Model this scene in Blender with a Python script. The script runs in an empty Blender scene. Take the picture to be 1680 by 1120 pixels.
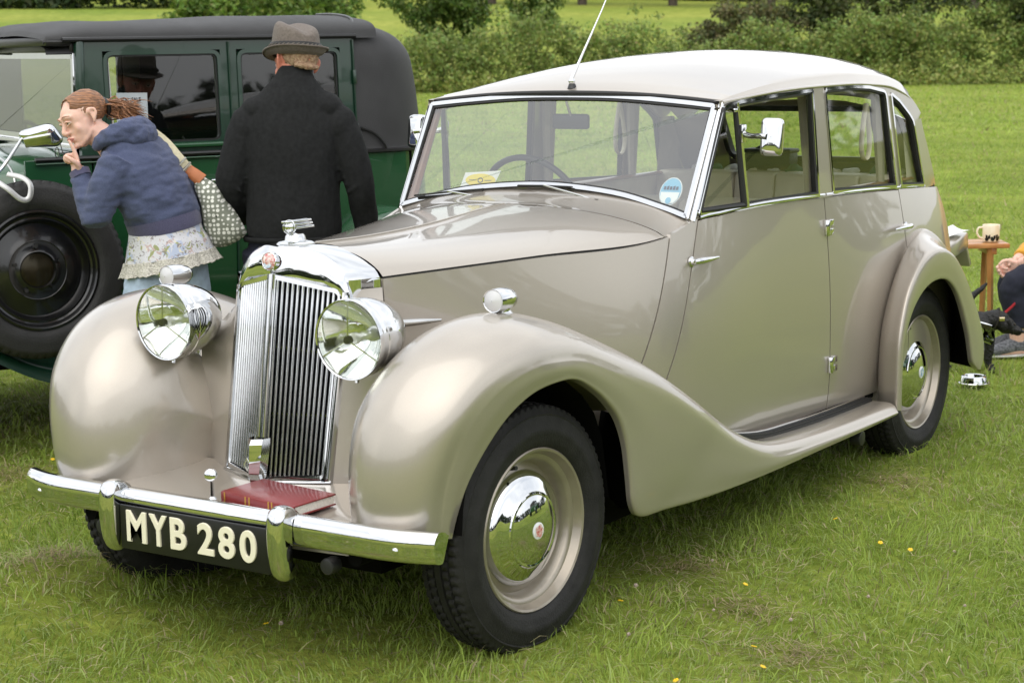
import bpy, math, random
import numpy as np
from mathutils import Matrix, Vector, noise
random.seed(7); np.random.seed(7)
SC = bpy.context.scene
COL = SC.collection
PI = math.pi

# ------------------------------------------------------------------ camera
CAM = (3.36376, -4.07049, 1.64363)
YAW, PITCH, ROLL = -0.58913, -0.1585, -0.01617
def cam_axes():
    f = np.array([math.sin(YAW)*math.cos(PITCH), math.cos(YAW)*math.cos(PITCH), math.sin(PITCH)])
    r = np.array([math.cos(YAW), -math.sin(YAW), 0.0]); u = np.cross(r, f)
    return (r*math.cos(ROLL)+u*math.sin(ROLL), -r*math.sin(ROLL)+u*math.cos(ROLL), f)
_r, _u, _f = cam_axes()
cam = bpy.data.cameras.new('camera'); cam_o = bpy.data.objects.new('camera', cam); COL.objects.link(cam_o)
cam_o.matrix_world = Matrix(((_r[0], _u[0], -_f[0], CAM[0]), (_r[1], _u[1], -_f[1], CAM[1]), (_r[2], _u[2], -_f[2], CAM[2]), (0, 0, 0, 1)))
cam.sensor_width = 36.0; cam.lens = 3081.67/1680*36; cam.clip_start = 0.1; cam.clip_end = 2000
cam.dof.use_dof = True; cam.dof.focus_distance = 6.0; cam.dof.aperture_fstop = 8
SC.camera = cam_o

# ------------------------------------------------------------------ sky and sun: bright overcast day
SUN_DIR = Vector((0.18, -0.52, 0.83)).normalized()        # towards the sun
w = bpy.data.worlds.new('World'); SC.world = w; w.use_nodes = True
nt = w.node_tree; nt.nodes.clear()
def N(t, **k):
    n = nt.nodes.new(t)
    for a, b in k.items(): setattr(n, a, b)
    return n
sky = N('ShaderNodeTexSky', sky_type='NISHITA', sun_disc=False, sun_elevation=math.asin(SUN_DIR.z),
        sun_rotation=math.atan2(SUN_DIR.x, SUN_DIR.y), air_density=1.0, dust_density=4.0, ozone_density=1.0)
tc = N('ShaderNodeTexCoord'); nz = N('ShaderNodeTexNoise'); nz.inputs['Scale'].default_value = 2.2; nz.inputs['Detail'].default_value = 6
mp = N('ShaderNodeMapping'); mp.inputs['Scale'].default_value = (1, 1, 2.2)
nt.links.new(tc.outputs['Generated'], mp.inputs['Vector']); nt.links.new(mp.outputs['Vector'], nz.inputs['Vector'])
rp = N('ShaderNodeValToRGB'); rp.color_ramp.elements[0].position = 0.30; rp.color_ramp.elements[0].color = (6.6, 6.9, 7.4, 1)
rp.color_ramp.elements[1].position = 0.72; rp.color_ramp.elements[1].color = (11.5, 11.5, 11.3, 1)
nt.links.new(nz.outputs['Fac'], rp.inputs['Fac'])
mx = N('ShaderNodeMix', data_type='RGBA'); mx.inputs['Factor'].default_value = 0.86
nt.links.new(sky.outputs['Color'], mx.inputs['A']); nt.links.new(rp.outputs['Color'], mx.inputs['B'])
bg = N('ShaderNodeBackground'); bg.inputs['Strength'].default_value = 0.11
ow = N('ShaderNodeOutputWorld'); nt.links.new(mx.outputs['Result'], bg.inputs['Color']); nt.links.new(bg.outputs['Background'], ow.inputs['Surface'])
sl = bpy.data.lights.new('sun', 'SUN'); sl.energy = 0.9; sl.angle = math.radians(75); sl.color = (1.0, 0.965, 0.91)
so = bpy.data.objects.new('sun', sl); COL.objects.link(so); so.location = (0, -10, 20)
so.rotation_euler = SUN_DIR.to_track_quat('Z', 'Y').to_euler()
vs = SC.view_settings; vs.view_transform = 'Standard'; vs.look = 'None'; vs.gamma = 1.0; vs.exposure = 0.65; vs.use_curve_mapping = False
SC.cycles.max_bounces = 8; SC.cycles.transparent_max_bounces = 16; SC.cycles.use_denoising = True
SC.cycles.sample_clamp_indirect = 6.0

# ------------------------------------------------------------------ materials
MATS = {}
def srgb(r, g, b):
    f = lambda v: (v/255/12.92 if v/255 <= 0.04045 else ((v/255+0.055)/1.055)**2.4)
    return (f(r), f(g), f(b), 1)
def mat(name, col, rough=0.5, metal=0.0, coat=0.0, coat_rough=0.05, var=0.0, vscale=8.0, bump=0.0, bscale=60.0,
        sheen=0.0, col2=None, trans=0.0, spec=0.5, sss=0.0, rvar=0.0):
    if name in MATS: return MATS[name]
    m = bpy.data.materials.new(name); m.use_nodes = True; t = m.node_tree
    b = t.nodes['Principled BSDF']; I = b.inputs
    I['Base Color'].default_value = col if len(col) == 4 else (*col, 1)
    I['Roughness'].default_value = rough; I['Metallic'].default_value = metal
    I['Coat Weight'].default_value = coat; I['Coat Roughness'].default_value = coat_rough
    I['Sheen Weight'].default_value = sheen; I['Specular IOR Level'].default_value = spec
    I['Transmission Weight'].default_value = trans
    if sss:
        I['Subsurface Weight'].default_value = sss; I['Subsurface Radius'].default_value = (0.012, 0.005, 0.003)
        I['Subsurface Scale'].default_value = 1.0
    co = t.nodes.new('ShaderNodeTexCoord')
    if var or col2:
        n = t.nodes.new('ShaderNodeTexNoise'); n.inputs['Scale'].default_value = vscale; n.inputs['Detail'].default_value = 5
        t.links.new(co.outputs['Object'], n.inputs['Vector'])
        r = t.nodes.new('ShaderNodeValToRGB'); r.color_ramp.elements[0].position = 0.32; r.color_ramp.elements[1].position = 0.68
        c = np.array(col[:3]); c2 = np.array(col2[:3]) if col2 else c*(1+var)
        c1 = c if col2 else c*(1-var)
        r.color_ramp.elements[0].color = (*c1, 1); r.color_ramp.elements[1].color = (*np.clip(c2, 0, 1), 1)
        t.links.new(n.outputs['Fac'], r.inputs['Fac']); t.links.new(r.outputs['Color'], I['Base Color'])
        if rvar:
            mr = t.nodes.new('ShaderNodeMapRange'); mr.inputs['To Min'].default_value = max(0.02, rough-rvar); mr.inputs['To Max'].default_value = rough+rvar
            t.links.new(n.outputs['Fac'], mr.inputs['Value']); t.links.new(mr.outputs['Result'], I['Roughness'])
    if bump:
        n2 = t.nodes.new('ShaderNodeTexNoise'); n2.inputs['Scale'].default_value = bscale; n2.inputs['Detail'].default_value = 4
        t.links.new(co.outputs['Object'], n2.inputs['Vector'])
        bp = t.nodes.new('ShaderNodeBump'); bp.inputs['Strength'].default_value = bump; bp.inputs['Distance'].default_value = 0.01
        t.links.new(n2.outputs['Fac'], bp.inputs['Height']); t.links.new(bp.outputs['Normal'], I['Normal'])
    MATS[name] = m
    return m
def glass(name, tint=(0.93, 0.96, 0.93), refl=1.0):
    if name in MATS: return MATS[name]
    m = bpy.data.materials.new(name); m.use_nodes = True; t = m.node_tree; t.nodes.clear()
    o = t.nodes.new('ShaderNodeOutputMaterial'); mi = t.nodes.new('ShaderNodeMixShader')
    tr = t.nodes.new('ShaderNodeBsdfTransparent'); tr.inputs['Color'].default_value = (*tint, 1)
    gl = t.nodes.new('ShaderNodeBsdfGlossy'); gl.inputs['Roughness'].default_value = 0.02
    lw = t.nodes.new('ShaderNodeLayerWeight'); lw.inputs['Blend'].default_value = 0.5
    pw = t.nodes.new('ShaderNodeMath'); pw.operation = 'POWER'; pw.inputs[1].default_value = 4.6
    ml = t.nodes.new('ShaderNodeMath'); ml.operation = 'MULTIPLY_ADD'; ml.inputs[1].default_value = 0.80; ml.inputs[2].default_value = 0.085*refl; ml.use_clamp = True
    t.links.new(lw.outputs['Facing'], pw.inputs[0]); t.links.new(pw.outputs[0], ml.inputs[0]); t.links.new(ml.outputs[0], mi.inputs[0])
    t.links.new(tr.outputs[0], mi.inputs[1]); t.links.new(gl.outputs[0], mi.inputs[2]); t.links.new(mi.outputs[0], o.inputs['Surface'])
    MATS[name] = m
    return m

# ------------------------------------------------------------------ object helpers
def link(name, me, m, parent=None, smooth=True, angle=38, loc=None):
    o = bpy.data.objects.new(name, me); COL.objects.link(o)
    if m is not None:
        me.materials.clear()
        for mm in (m if isinstance(m, (list, tuple)) else [m]): me.materials.append(mm)
    if smooth:
        me.polygons.foreach_set('use_smooth', np.ones(len(me.polygons), bool))
        if angle is not None: me.set_sharp_from_angle(angle=math.radians(angle))
    if parent is not None: o.parent = parent
    if loc is not None: o.location = loc
    return o
def tag(o, label=None, cat=None, group=None, kind=None):
    if label: o['label'] = label
    if cat: o['category'] = cat
    if group: o['group'] = group
    if kind: o['kind'] = kind
    return o
def thing(name, label, cat, loc=(0, 0, 0), rotz=0.0, group=None):
    o = bpy.data.objects.new(name, None); COL.objects.link(o); o.empty_display_size = 0.2
    o.location = loc; o.rotation_euler = (0, 0, rotz)
    return tag(o, label, cat, group)

def cr(P, k):
    """Catmull-Rom through rows of P, k samples per segment."""
    P = np.asarray(P, float); n = len(P)
    if k <= 1: return P
    E = np.concatenate([[2*P[0]-P[1]], P, [2*P[-1]-P[-2]]])
    out = []
    for i in range(n-1):
        p0, p1, p2, p3 = E[i], E[i+1], E[i+2], E[i+3]
        for j in range(k):
            t = j/k
            out.append(0.5*((2*p1)+(-p0+p2)*t+(2*p0-5*p1+4*p2-p3)*t*t+(-p0+3*p1-3*p2+p3)*t**3))
    out.append(P[-1])
    return np.array(out)
def loft(P, ku, kv):
    P = np.asarray(P, float)
    A = cr(P, ku); B = cr(np.swapaxes(A, 0, 1), kv)
    return np.swapaxes(B, 0, 1)
def interp(xs, ys, smooth=True):
    xs = np.asarray(xs, float); ys = np.asarray(ys, float)
    m = np.gradient(ys, xs, axis=0)
    def f(x):
        x = np.clip(np.asarray(x, float), xs[0], xs[-1]); i = np.clip(np.searchsorted(xs, x)-1, 0, len(xs)-2)
        h = xs[i+1]-xs[i]; t = (x-xs[i])/h
        if not smooth: return ys[i]+(ys[i+1]-ys[i])*t
        return (2*t**3-3*t**2+1)*ys[i]+(t**3-2*t**2+t)*h*m[i]+(-2*t**3+3*t**2)*ys[i+1]+(t**3-t**2)*h*m[i+1]
    return f

class MB:
    def __init__(s): s.v = []; s.f = []; s.n = 0; s.mi = []
    def add(s, V, F, mi=0):
        V = np.asarray(V, float).reshape(-1, 3); s.v.append(V)
        s.f += [tuple(int(i)+s.n for i in q) for q in F]; s.mi += [mi]*len(F); s.n += len(V); return s
    def grid(s, G, closeu=False, closev=False, flip=False, mi=0):
        G = np.asarray(G, float); nu, nv = G.shape[:2]; F = []
        for i in range(nu-(0 if closeu else 1)):
            for j in range(nv-(0 if closev else 1)):
                a, b = i*nv+j, i*nv+(j+1) % nv; i2 = (i+1) % nu; c, d = i2*nv+(j+1) % nv, i2*nv+j
                F.append((a, d, c, b) if flip else (a, b, c, d))
        return s.add(G.reshape(-1, 3), F, mi)
    def box(s, lo, hi, mi=0, M=None):
        x0, y0, z0 = lo; x1, y1, z1 = hi
        V = np.array([(x0, y0, z0), (x1, y0, z0), (x1, y1, z0), (x0, y1, z0), (x0, y0, z1), (x1, y0, z1), (x1, y1, z1), (x0, y1, z1)])
        if M is not None: V = np.array([tuple(M @ Vector(v)) for v in V])
        return s.add(V, [(0, 3, 2, 1), (4, 5, 6, 7), (0, 1, 5, 4), (1, 2, 6, 5), (2, 3, 7, 6), (3, 0, 4, 7)], mi)
    def tube(s, pts, r, n=10, cap=True, k=1, squash=None, up=None, mi=0):
        """tube along pts; r scalar or per point, or (ra, rb) pairs (ellipse); k smooths the path."""
        pts = np.asarray(pts, float); R = np.asarray(r, float)
        if R.ndim == 0: R = np.full((len(pts), 2), float(R))
        elif R.ndim == 1: R = np.stack([R, R], 1) if len(R) == len(pts) else np.tile(R, (len(pts), 1))
        if k > 1:
            pts = cr(pts, k); R = cr(R, k)
        T = np.gradient(pts, axis=0); T /= np.linalg.norm(T, axis=1)[:, None]+1e-12
        u = np.array(up if up is not None else (0, 0, 1.0), float)
        if up is None and abs(T[0]@u) > 0.9: u = np.array([1.0, 0, 0])
        rings = []; a = np.linspace(0, 2*PI, n, endpoint=False)
        for i in range(len(pts)):
            e1 = u-T[i]*(T[i]@u); e1 /= np.linalg.norm(e1)+1e-12; e2 = np.cross(T[i], e1)
            if up is None: u = e1
            rings.append(pts[i]+np.outer(np.cos(a)*R[i, 0], e1)+np.outer(np.sin(a)*R[i, 1], e2))
        G = np.array(rings); base = s.n
        s.grid(G, closev=True, mi=mi)
        if cap:
            L = len(pts)
            s.f.append(tuple(base+j for j in range(n-1, -1, -1))); s.f.append(tuple(base+(L-1)*n+j for j in range(n))); s.mi += [mi, mi]
        return s
    def lathe(s, prof, n=32, M=None, cap0=False, cap1=False, mi=0):
        """prof: (r, h) pairs, turned about local z; M places it."""
        P = np.asarray(prof, float); a = np.linspace(0, 2*PI, n, endpoint=False)
        G = np.stack([np.outer(P[:, 0], np.cos(a)), np.outer(P[:, 0], np.sin(a)), np.repeat(P[:, 1:2], n, 1)], 2)
        if M is not None:
            A = np.array(M); G = G @ A[:3, :3].T + A[:3, 3]
        base = s.n; s.grid(G, closev=True, flip=True, mi=mi)
        if cap0: s.f.append(tuple(base+j for j in range(n))); s.mi.append(mi)
        if cap1: s.f.append(tuple(base+(len(P)-1)*n+j for j in range(n-1, -1, -1))); s.mi.append(mi)
        return s
    def ball(s, c, r, n=16, m=10, M=None, mi=0):
        r = np.broadcast_to(np.asarray(r, float), (3,)); th = np.linspace(0.02, PI-0.02, m); a = np.linspace(0, 2*PI, n, endpoint=False)
        G = np.stack([np.outer(np.sin(th), np.cos(a))*r[0], np.outer(np.sin(th), np.sin(a))*r[1], np.outer(np.cos(th), np.ones(n))*r[2]], 2)
        if M is not None: G = G @ np.array(M)[:3, :3].T
        G = G+np.asarray(c, float); base = s.n
        s.grid(G, closev=True, flip=True, mi=mi); s.f.append(tuple(base+j for j in range(n))); s.f.append(tuple(base+(m-1)*n+j for j in range(n-1, -1, -1))); s.mi += [mi, mi]
        return s
    def mesh(s, name='m'):
        me = bpy.data.meshes.new(name); me.from_pydata(np.concatenate(s.v).tolist(), [], s.f)
        if any(s.mi): me.polygons.foreach_set('material_index', np.array(s.mi, np.int32))
        me.update(); return me
    def build(s, name, m, parent=None, smooth=True, angle=38, mirror=False, bevel=0.0, loc=None, solid=0.0):
        if mirror:
            V = np.concatenate(s.v).copy(); V[:, 0] *= -1; t = MB(); t.add(V, [tuple(reversed(q)) for q in s.f]); t.mi = list(s.mi)
            me = t.mesh(name)
        else: me = s.mesh(name)
        if loc is not None:
            co = np.empty(len(me.vertices)*3); me.vertices.foreach_get('co', co); co = co.reshape(-1, 3)-np.asarray(loc, float); me.vertices.foreach_set('co', co.ravel())
        if bevel or solid: me = modmesh(me, bevel, solid)
        return link(name, me, m, parent, smooth, angle, loc)
def modmesh(me, bevel=0.0, solid=0.0, voxel=0.0, smooth_it=0, subd=0, seg=2):
    o = bpy.data.objects.new('tmp', me); COL.objects.link(o)
    if solid:
        md = o.modifiers.new('s', 'SOLIDIFY'); md.thickness = abs(solid); md.offset = -1 if solid > 0 else 1
    if voxel:
        md = o.modifiers.new('r', 'REMESH'); md.mode = 'VOXEL'; md.voxel_size = voxel; md.adaptivity = 0
    if smooth_it:
        md = o.modifiers.new('m', 'SMOOTH'); md.iterations = smooth_it; md.factor = 0.5
    if bevel:
        md = o.modifiers.new('b', 'BEVEL'); md.width = bevel; md.segments = seg; md.limit_method = 'ANGLE'; md.angle_limit = math.radians(32)
    if subd:
        md = o.modifiers.new('d', 'SUBSURF'); md.levels = subd; md.render_levels = subd
    dg = bpy.context.evaluated_depsgraph_get(); dg.update()
    out = bpy.data.meshes.new_from_object(o.evaluated_get(dg))
    bpy.data.objects.remove(o); return out
def frame_at(p, zdir, xdir=(1, 0, 0)):
    z = Vector(zdir).normalized(); x = Vector(xdir); x = (x-z*x.dot(z)).normalized(); y = z.cross(x)
    return Matrix(((x.x, y.x, z.x, p[0]), (x.y, y.y, z.y, p[1]), (x.z, y.z, z.z, p[2]), (0, 0, 0, 1)))
def inset(poly, d):
    P = np.asarray(poly, float); n = len(P); out = []
    A = 0.5*sum(P[i][0]*P[(i+1) % n][1]-P[(i+1) % n][0]*P[i][1] for i in range(n)); sg = 1 if A > 0 else -1
    for i in range(n):
        a = P[i]-P[i-1]; b = P[(i+1) % n]-P[i]; a /= np.linalg.norm(a)+1e-12; b /= np.linalg.norm(b)+1e-12
        na = np.array([-a[1], a[0]])*sg; nb = np.array([-b[1], b[0]])*sg; m = na+nb; q = max(0.35, (m@m)/2)
        out.append(P[i]+m/q*d)
    return np.array(out)
def rounded(poly, r, k=4):
    P = np.asarray(poly, float); n = len(P); out = []; R = np.broadcast_to(np.asarray(r, float), (n,))
    for i in range(n):
        a = P[i-1]-P[i]; b = P[(i+1) % n]-P[i]; la, lb = np.linalg.norm(a), np.linalg.norm(b)
        d = min(R[i], la*0.45, lb*0.45)
        if d < 1e-5: out.append(P[i]); continue
        p0, p2 = P[i]+a/la*d, P[i]+b/lb*d
        for j in range(k+1):
            t = j/k; out.append((1-t)**2*p0+2*t*(1-t)*P[i]+t*t*p2)
    return np.array(out)
def ring(mb, poly, w, d0, d1, f, closed=True):
    """a frame along the closed 2-D outline: width w inwards, from depth d0 to d1; f(a, b, depth) -> xyz"""
    P = np.asarray(poly, float); Q = inset(P, w); n = len(P); G = []
    for (L, d) in ((P, d0), (P, d1), (Q, d1), (Q, d0)): G.append([f(a, b, d) for a, b in L])
    mb.grid(np.array(G), closev=True, closeu=True); return Q
def fill(mb, poly, d, f, mi=0):
    P = np.asarray(poly, float); c = P.mean(0); V = [f(a, b, d) for a, b in P]+[f(c[0], c[1], d)]; n = len(P)
    mb.add(V, [(i, (i+1) % n, n) for i in range(n)], mi)
def fillp(mb, poly, d, f):
    """one flat pane through the outline"""
    V = np.array([f(a, b, d) for a, b in np.asarray(poly, float)]); c = V.mean(0); u, s_, vt = np.linalg.svd(V-c); n = vt[2]
    V = V-np.outer((V-c) @ n, n); mb.add(V, [tuple(range(len(V)))])
def text_mesh(s, size, extrude=0.002, bold=0.0, bevel=0.0):
    cu = bpy.data.curves.new('t', 'FONT'); cu.body = s; cu.size = size; cu.extrude = extrude; cu.offset = bold; cu.bevel_depth = bevel; cu.bevel_resolution = 2
    cu.align_x = 'CENTER'; cu.resolution_u = 6
    o = bpy.data.objects.new('t', cu); COL.objects.link(o); dg = bpy.context.evaluated_depsgraph_get(); dg.update()
    me = bpy.data.meshes.new_from_object(o.evaluated_get(dg)); bpy.data.objects.remove(o); return me
def co_of(me):
    c = np.empty(len(me.vertices)*3); me.vertices.foreach_get('co', c); return c.reshape(-1, 3)
def set_co(me, c): me.vertices.foreach_set('co', np.asarray(c, float).ravel()); me.update()
# ================================================================== BEIGE SALOON
def paint_mat(name, col, metal=0.35, rough=0.3, coat=0.9):
    m = bpy.data.materials.new(name); m.use_nodes = True; t = m.node_tree; b = t.nodes['Principled BSDF']; I = b.inputs
    I['Metallic'].default_value = metal; I['Roughness'].default_value = rough
    I['Coat Weight'].default_value = coat; I['Coat Roughness'].default_value = 0.04; I['Coat IOR'].default_value = 1.5
    co = t.nodes.new('ShaderNodeTexCoord')
    n = t.nodes.new('ShaderNodeTexNoise'); n.inputs['Scale'].default_value = 900; n.inputs['Detail'].default_value = 2
    n2 = t.nodes.new('ShaderNodeTexNoise'); n2.inputs['Scale'].default_value = 3.0; n2.inputs['Detail'].default_value = 6
    t.links.new(co.outputs['Object'], n.inputs['Vector']); t.links.new(co.outputs['Object'], n2.inputs['Vector'])
    r = t.nodes.new('ShaderNodeValToRGB'); c = np.array(col[:3])
    r.color_ramp.elements[0].position = 0.3; r.color_ramp.elements[0].color = (*(c*0.93), 1)
    r.color_ramp.elements[1].position = 0.7; r.color_ramp.elements[1].color = (*(c*1.07), 1)
    t.links.new(n.outputs['Fac'], r.inputs['Fac']); t.links.new(r.outputs['Color'], I['Base Color'])
    mr = t.nodes.new('ShaderNodeMapRange'); mr.inputs['To Min'].default_value = 0.0; mr.inputs['To Max'].default_value = 0.06
    t.links.new(n2.outputs['Fac'], mr.inputs['Value']); t.links.new(mr.outputs['Result'], I['Coat Roughness'])
    n3 = t.nodes.new('ShaderNodeTexNoise'); n3.inputs['Scale'].default_value = 5.0; n3.inputs['Detail'].default_value = 1
    t.links.new(co.outputs['Object'], n3.inputs['Vector'])
    bp = t.nodes.new('ShaderNodeBump'); bp.inputs['Strength'].default_value = 0.06; bp.inputs['Distance'].default_value = 0.02
    t.links.new(n3.outputs['Fac'], bp.inputs['Height']); t.links.new(bp.outputs['Normal'], I['Coat Normal'])
    MATS[name] = m
    return m
PAINT = paint_mat('champagne metallic paint', (0.435, 0.393, 0.340), 0.56, 0.32, 0.9)
CHROME = mat('chrome', (0.68, 0.69, 0.70), 0.035, 1.0, var=0.03, vscale=30, rvar=0.02)
CHROME2 = mat('dull chrome', (0.62, 0.62, 0.61), 0.16, 1.0)
BLACK = mat('black enamel', (0.012, 0.012, 0.012), 0.35)
RUBBER = mat('tyre rubber', (0.0145, 0.014, 0.0135), 0.7, spec=.35, var=0.3, vscale=22, bump=0.25, bscale=180)
SEALR = mat('rubber seal', (0.014, 0.014, 0.014), 0.55)
WELL = mat('underseal', (0.0032, 0.003, 0.0028), 0.95, spec=.1)
TRIM = mat('beige leather', srgb(218, 208, 188), 0.5, var=0.06, vscale=9, bump=0.2, bscale=220)
LINING = mat('grey cloth headlining', srgb(172, 164, 150), 0.95, var=0.05, vscale=20)
WOODTRIM = mat('brown veneer', srgb(140, 92, 62), 0.35, coat=0.5, col2=srgb(112, 68, 42), vscale=14)
CARPET = mat('brown carpet', (0.05, 0.04, 0.032), 0.95)
GLASS = glass('window glass'); WSGLASS = glass('windscreen glass', (.93, .96, .93), 2.7)
DARKPL = mat('dark plastic', (0.02, 0.02, 0.022), 0.4)

car = thing('vintage_saloon', 'champagne beige vintage saloon with upright chrome grille parked in the foreground', 'car', (0, 0, 0))

wb = interp([-.035, .2, .45, .7, .95, 1.15, 1.6, 2.06, 2.6, 2.9, 3.1, 3.25, 3.34, 3.42, 3.46],
            [.237, .311, .390, .468, .546, .578, .597, .607, .608, .598, .580, .556, .53, .49, .45])
zb = interp([-.035, .5, .95, 1.06, 1.15, 1.3, 2.1, 2.7, 3.05, 3.3], [1.014, 1.026, 1.036, 1.052, 1.080, 1.089, 1.087, 1.066, 1.046, 1.03])
bulge = interp([-.035, .4, .9, 1.2, 2.06, 2.35, 2.7, 3.3], [.012, .04, .072, .05, .03, .048, .056, .07])
def side_x(y, z):
    t = np.clip((1.085-z)/.45, 0, 1)
    return wb(y)+bulge(y)*np.sin(PI/2*t)-.025*np.clip((.5-z)/.25, 0, 1)**2
gutx = interp([1.3, 1.7, 2.1, 2.6, 2.9, 3.1, 3.2], [.572, .579, .579, .571, .560, .547, .53])
def gx(y, z): return wb(y)+(gutx(y)-wb(y))*np.clip((z-1.08)/.38, 0, 1.1)
ytail = interp([.3, .5, .8, .94, 1.07, 1.2, 1.3, 1.37], [3.40, 3.45, 3.40, 3.335, 3.24, 3.15, 3.085, 3.06])

def patch(name, yl, yr, z0, z1, surf=side_x, off=0.0, nz=22, ny=24, m=PAINT, parent=car, fold=0.014, bothe=True, depthmat=None):
    """panel of the body side, both sides of the car; edges folded inwards"""
    out = []
    for sx in (1, -1):
        V = np.zeros((nz+2, ny+2, 3))
        for i in range(-1, nz+1):
            t = np.clip(i, 0, nz-1)/(nz-1); zz = z0(0)+(z1(1.5)-z0(0))*t
            for j in range(-1, ny+1):
                u = np.clip(j, 0, ny-1)/(ny-1); y = yl(zz)+(yr(zz)-yl(zz))*u
                z = z0(y)+(z1(y)-z0(y))*t
                y = yl(z)+(yr(z)-yl(z))*u
                e = fold if (i in (-1, nz) or j in (-1, ny)) else 0.0
                V[i+1, j+1] = (sx*(float(surf(y, z))+off-e), y, z)
        b = MB().grid(V, flip=(sx > 0)); out.append(b.build(name, m, parent, angle=30))
    return out
K = lambda v: (lambda *_: v)
# inner body shell, 14 mm inside the skins: gives the shut lines their dark bottom
for sx in (1, -1):
    ys = np.linspace(-.02, 3.38, 70); zs = np.linspace(.30, 1.0, 12)
    G = np.array([[(sx*(float(side_x(y, .3+(float(zb(y))-.012-.3)*(z-.3)/.7))-.014), y, .3+(float(zb(y))-.012-.3)*(z-.3)/.7) for y in ys] for z in zs])
    MB().grid(G, flip=(sx > 0)).build('inner_body_side', WELL, car)

seam1 = lambda z: .998-(1.037-z)*.524
seam2 = lambda z: 1.158-(1.077-z)*.545
patch('bonnet_side', K(-.028), lambda z: seam1(z)-.003, K(.46), lambda y: zb(y)-.006)
patch('cowl_side', lambda z: seam1(z)+.003, lambda z: seam2(z)-.003, K(.42), lambda y: zb(y)+.0)
front_doors = patch('front_door', lambda z: seam2(z)+.003, K(2.047), lambda y: .325+.06*max(0, 1.15-y)**1.0, lambda y: zb(y)-.008, nz=26, ny=30)
rear_doors = patch('rear_door', K(2.053), K(2.722), K(.325), lambda y: zb(y)-.008, nz=26, ny=22)
patch('rear_quarter_panel', K(2.728), lambda z: float(ytail(z))-.05, K(.32), lambda y: zb(y)-.004, nz=26, ny=22)
# belt moulding (chrome) below the side windows
for sx in (1, -1):
    for y0, y1 in ((1.165, 2.045), (2.055, 3.04)):
        ys = np.linspace(y0, y1, 24)
        MB().tube([(sx*(float(wb(y))+.001), y, float(zb(y))+.003) for y in ys], (.007, .008), 8).build('belt_moulding', CHROME, car)
# door step mouldings: black rubber and chrome under the doors
# ---- bonnet top
def crown(xs, yz_side, yz_mid, n, p=2.2):
    return None
zr = interp([-.03, .2, .5, .84, 1.0], [1.088, 1.084, 1.092, 1.116, 1.124])
rows = []
ys = np.linspace(-.028, .985, 26)
for y in ys:
    row = []
    for a in np.linspace(-1, 1, 41):
        s = abs(a); yy = y-.05*(1-s**2)*max(0, (y-.5)/.485)*0.6
        x = (float(wb(y))+.001)*a; zz = float(zb(y))+(float(zr(y))-float(zb(y)))*(1-s**2.6)**0.8
        zz += .006*math.exp(-(a/.035)**2)      # centre hinge ridge
        row.append((x, yy, zz))
    rows.append(row)
G = np.array(rows)
for nm, sl_ in (('bonnet_top', slice(0, 21)), ('bonnet_top', slice(20, 41))):
    P_ = G[:, sl_].copy(); P_[:, :, 0] += (-.0008 if sl_.start == 0 else .0008)
    E_ = P_.copy()
    MB().grid(P_, flip=True).build(nm, PAINT, car, angle=50)
MB().tube([(0, y, float(zr(y))+.0075) for y in np.linspace(-.02, .93, 30)], (.0035, .0028), 8).build('bonnet_hinge', PAINT, car)
# dark seam under bonnet edge
for sx in (1, -1):
    MB().tube([(sx*(float(wb(y))-.010), y, float(zb(y))-.003) for y in np.linspace(-.02, .98, 30)], .008, 6).build('bonnet_seam', SEALR, car)
# ---- cowl from the bonnet's rear edge to the windscreen foot
def ws_y(z): return 1.125+.565*(z-1.079)
wsb = interp([0, .254, .445, .565, .60], [1.160, 1.148, 1.117, 1.078, 1.066])
rows = []
for a in np.linspace(-1, 1, 45):
    s = abs(a); p = []
    xf = (float(wb(.99))+.001)*a; zf = float(zb(.985))+(float(zr(.985))-float(zb(.985)))*(1-s**2.6)**0.8
    yf = .991-.05*(1-s**2)*.6
    xr = .574*a; zr_ = float(wsb(abs(xr))); yr_ = ws_y(zr_)+.0
    for t in np.linspace(0, 1, 10):
        p.append((xf+(xr-xf)*t, yf+(yr_-yf)*t, zf+(zr_-zf)*(t**1.7)))
    p.append((xr*.99, yr_+.03, zr_-.02))
    rows.append(p)
MB().grid(np.array(rows), flip=False).build('cowl', PAINT, car, angle=60)
# ---- windscreen
fw = lambda a, b, d: (a, ws_y(b)-d*.87, b+d*.49)
bot = [(-.562, 1.079), (-.46, 1.106), (-.271, 1.144), (0, 1.162), (.271, 1.144), (.46, 1.106), (.562, 1.079)]
top = [(.562, 1.430), (.42, 1.443), (.2, 1.458), (0, 1.461), (-.2, 1.458), (-.42, 1.443), (-.562, 1.430)]
bot = [tuple(p) for p in cr(bot, 5)]; top = [tuple(p) for p in cr(top, 5)]
wpoly = rounded(bot+top, .012, 3)
b = MB(); Q = ring(b, wpoly, .013, -.004, .012, fw); b.build('windscreen_frame', CHROME, car, angle=50)
b = MB(); Q2 = ring(b, Q, .006, -.002, .008, fw); b.build('windscreen_seal', SEALR, car, angle=50)
b = MB(); fillp(b, Q2, .002, fw); ws = b.build('windscreen', WSGLASS, car)
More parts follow.
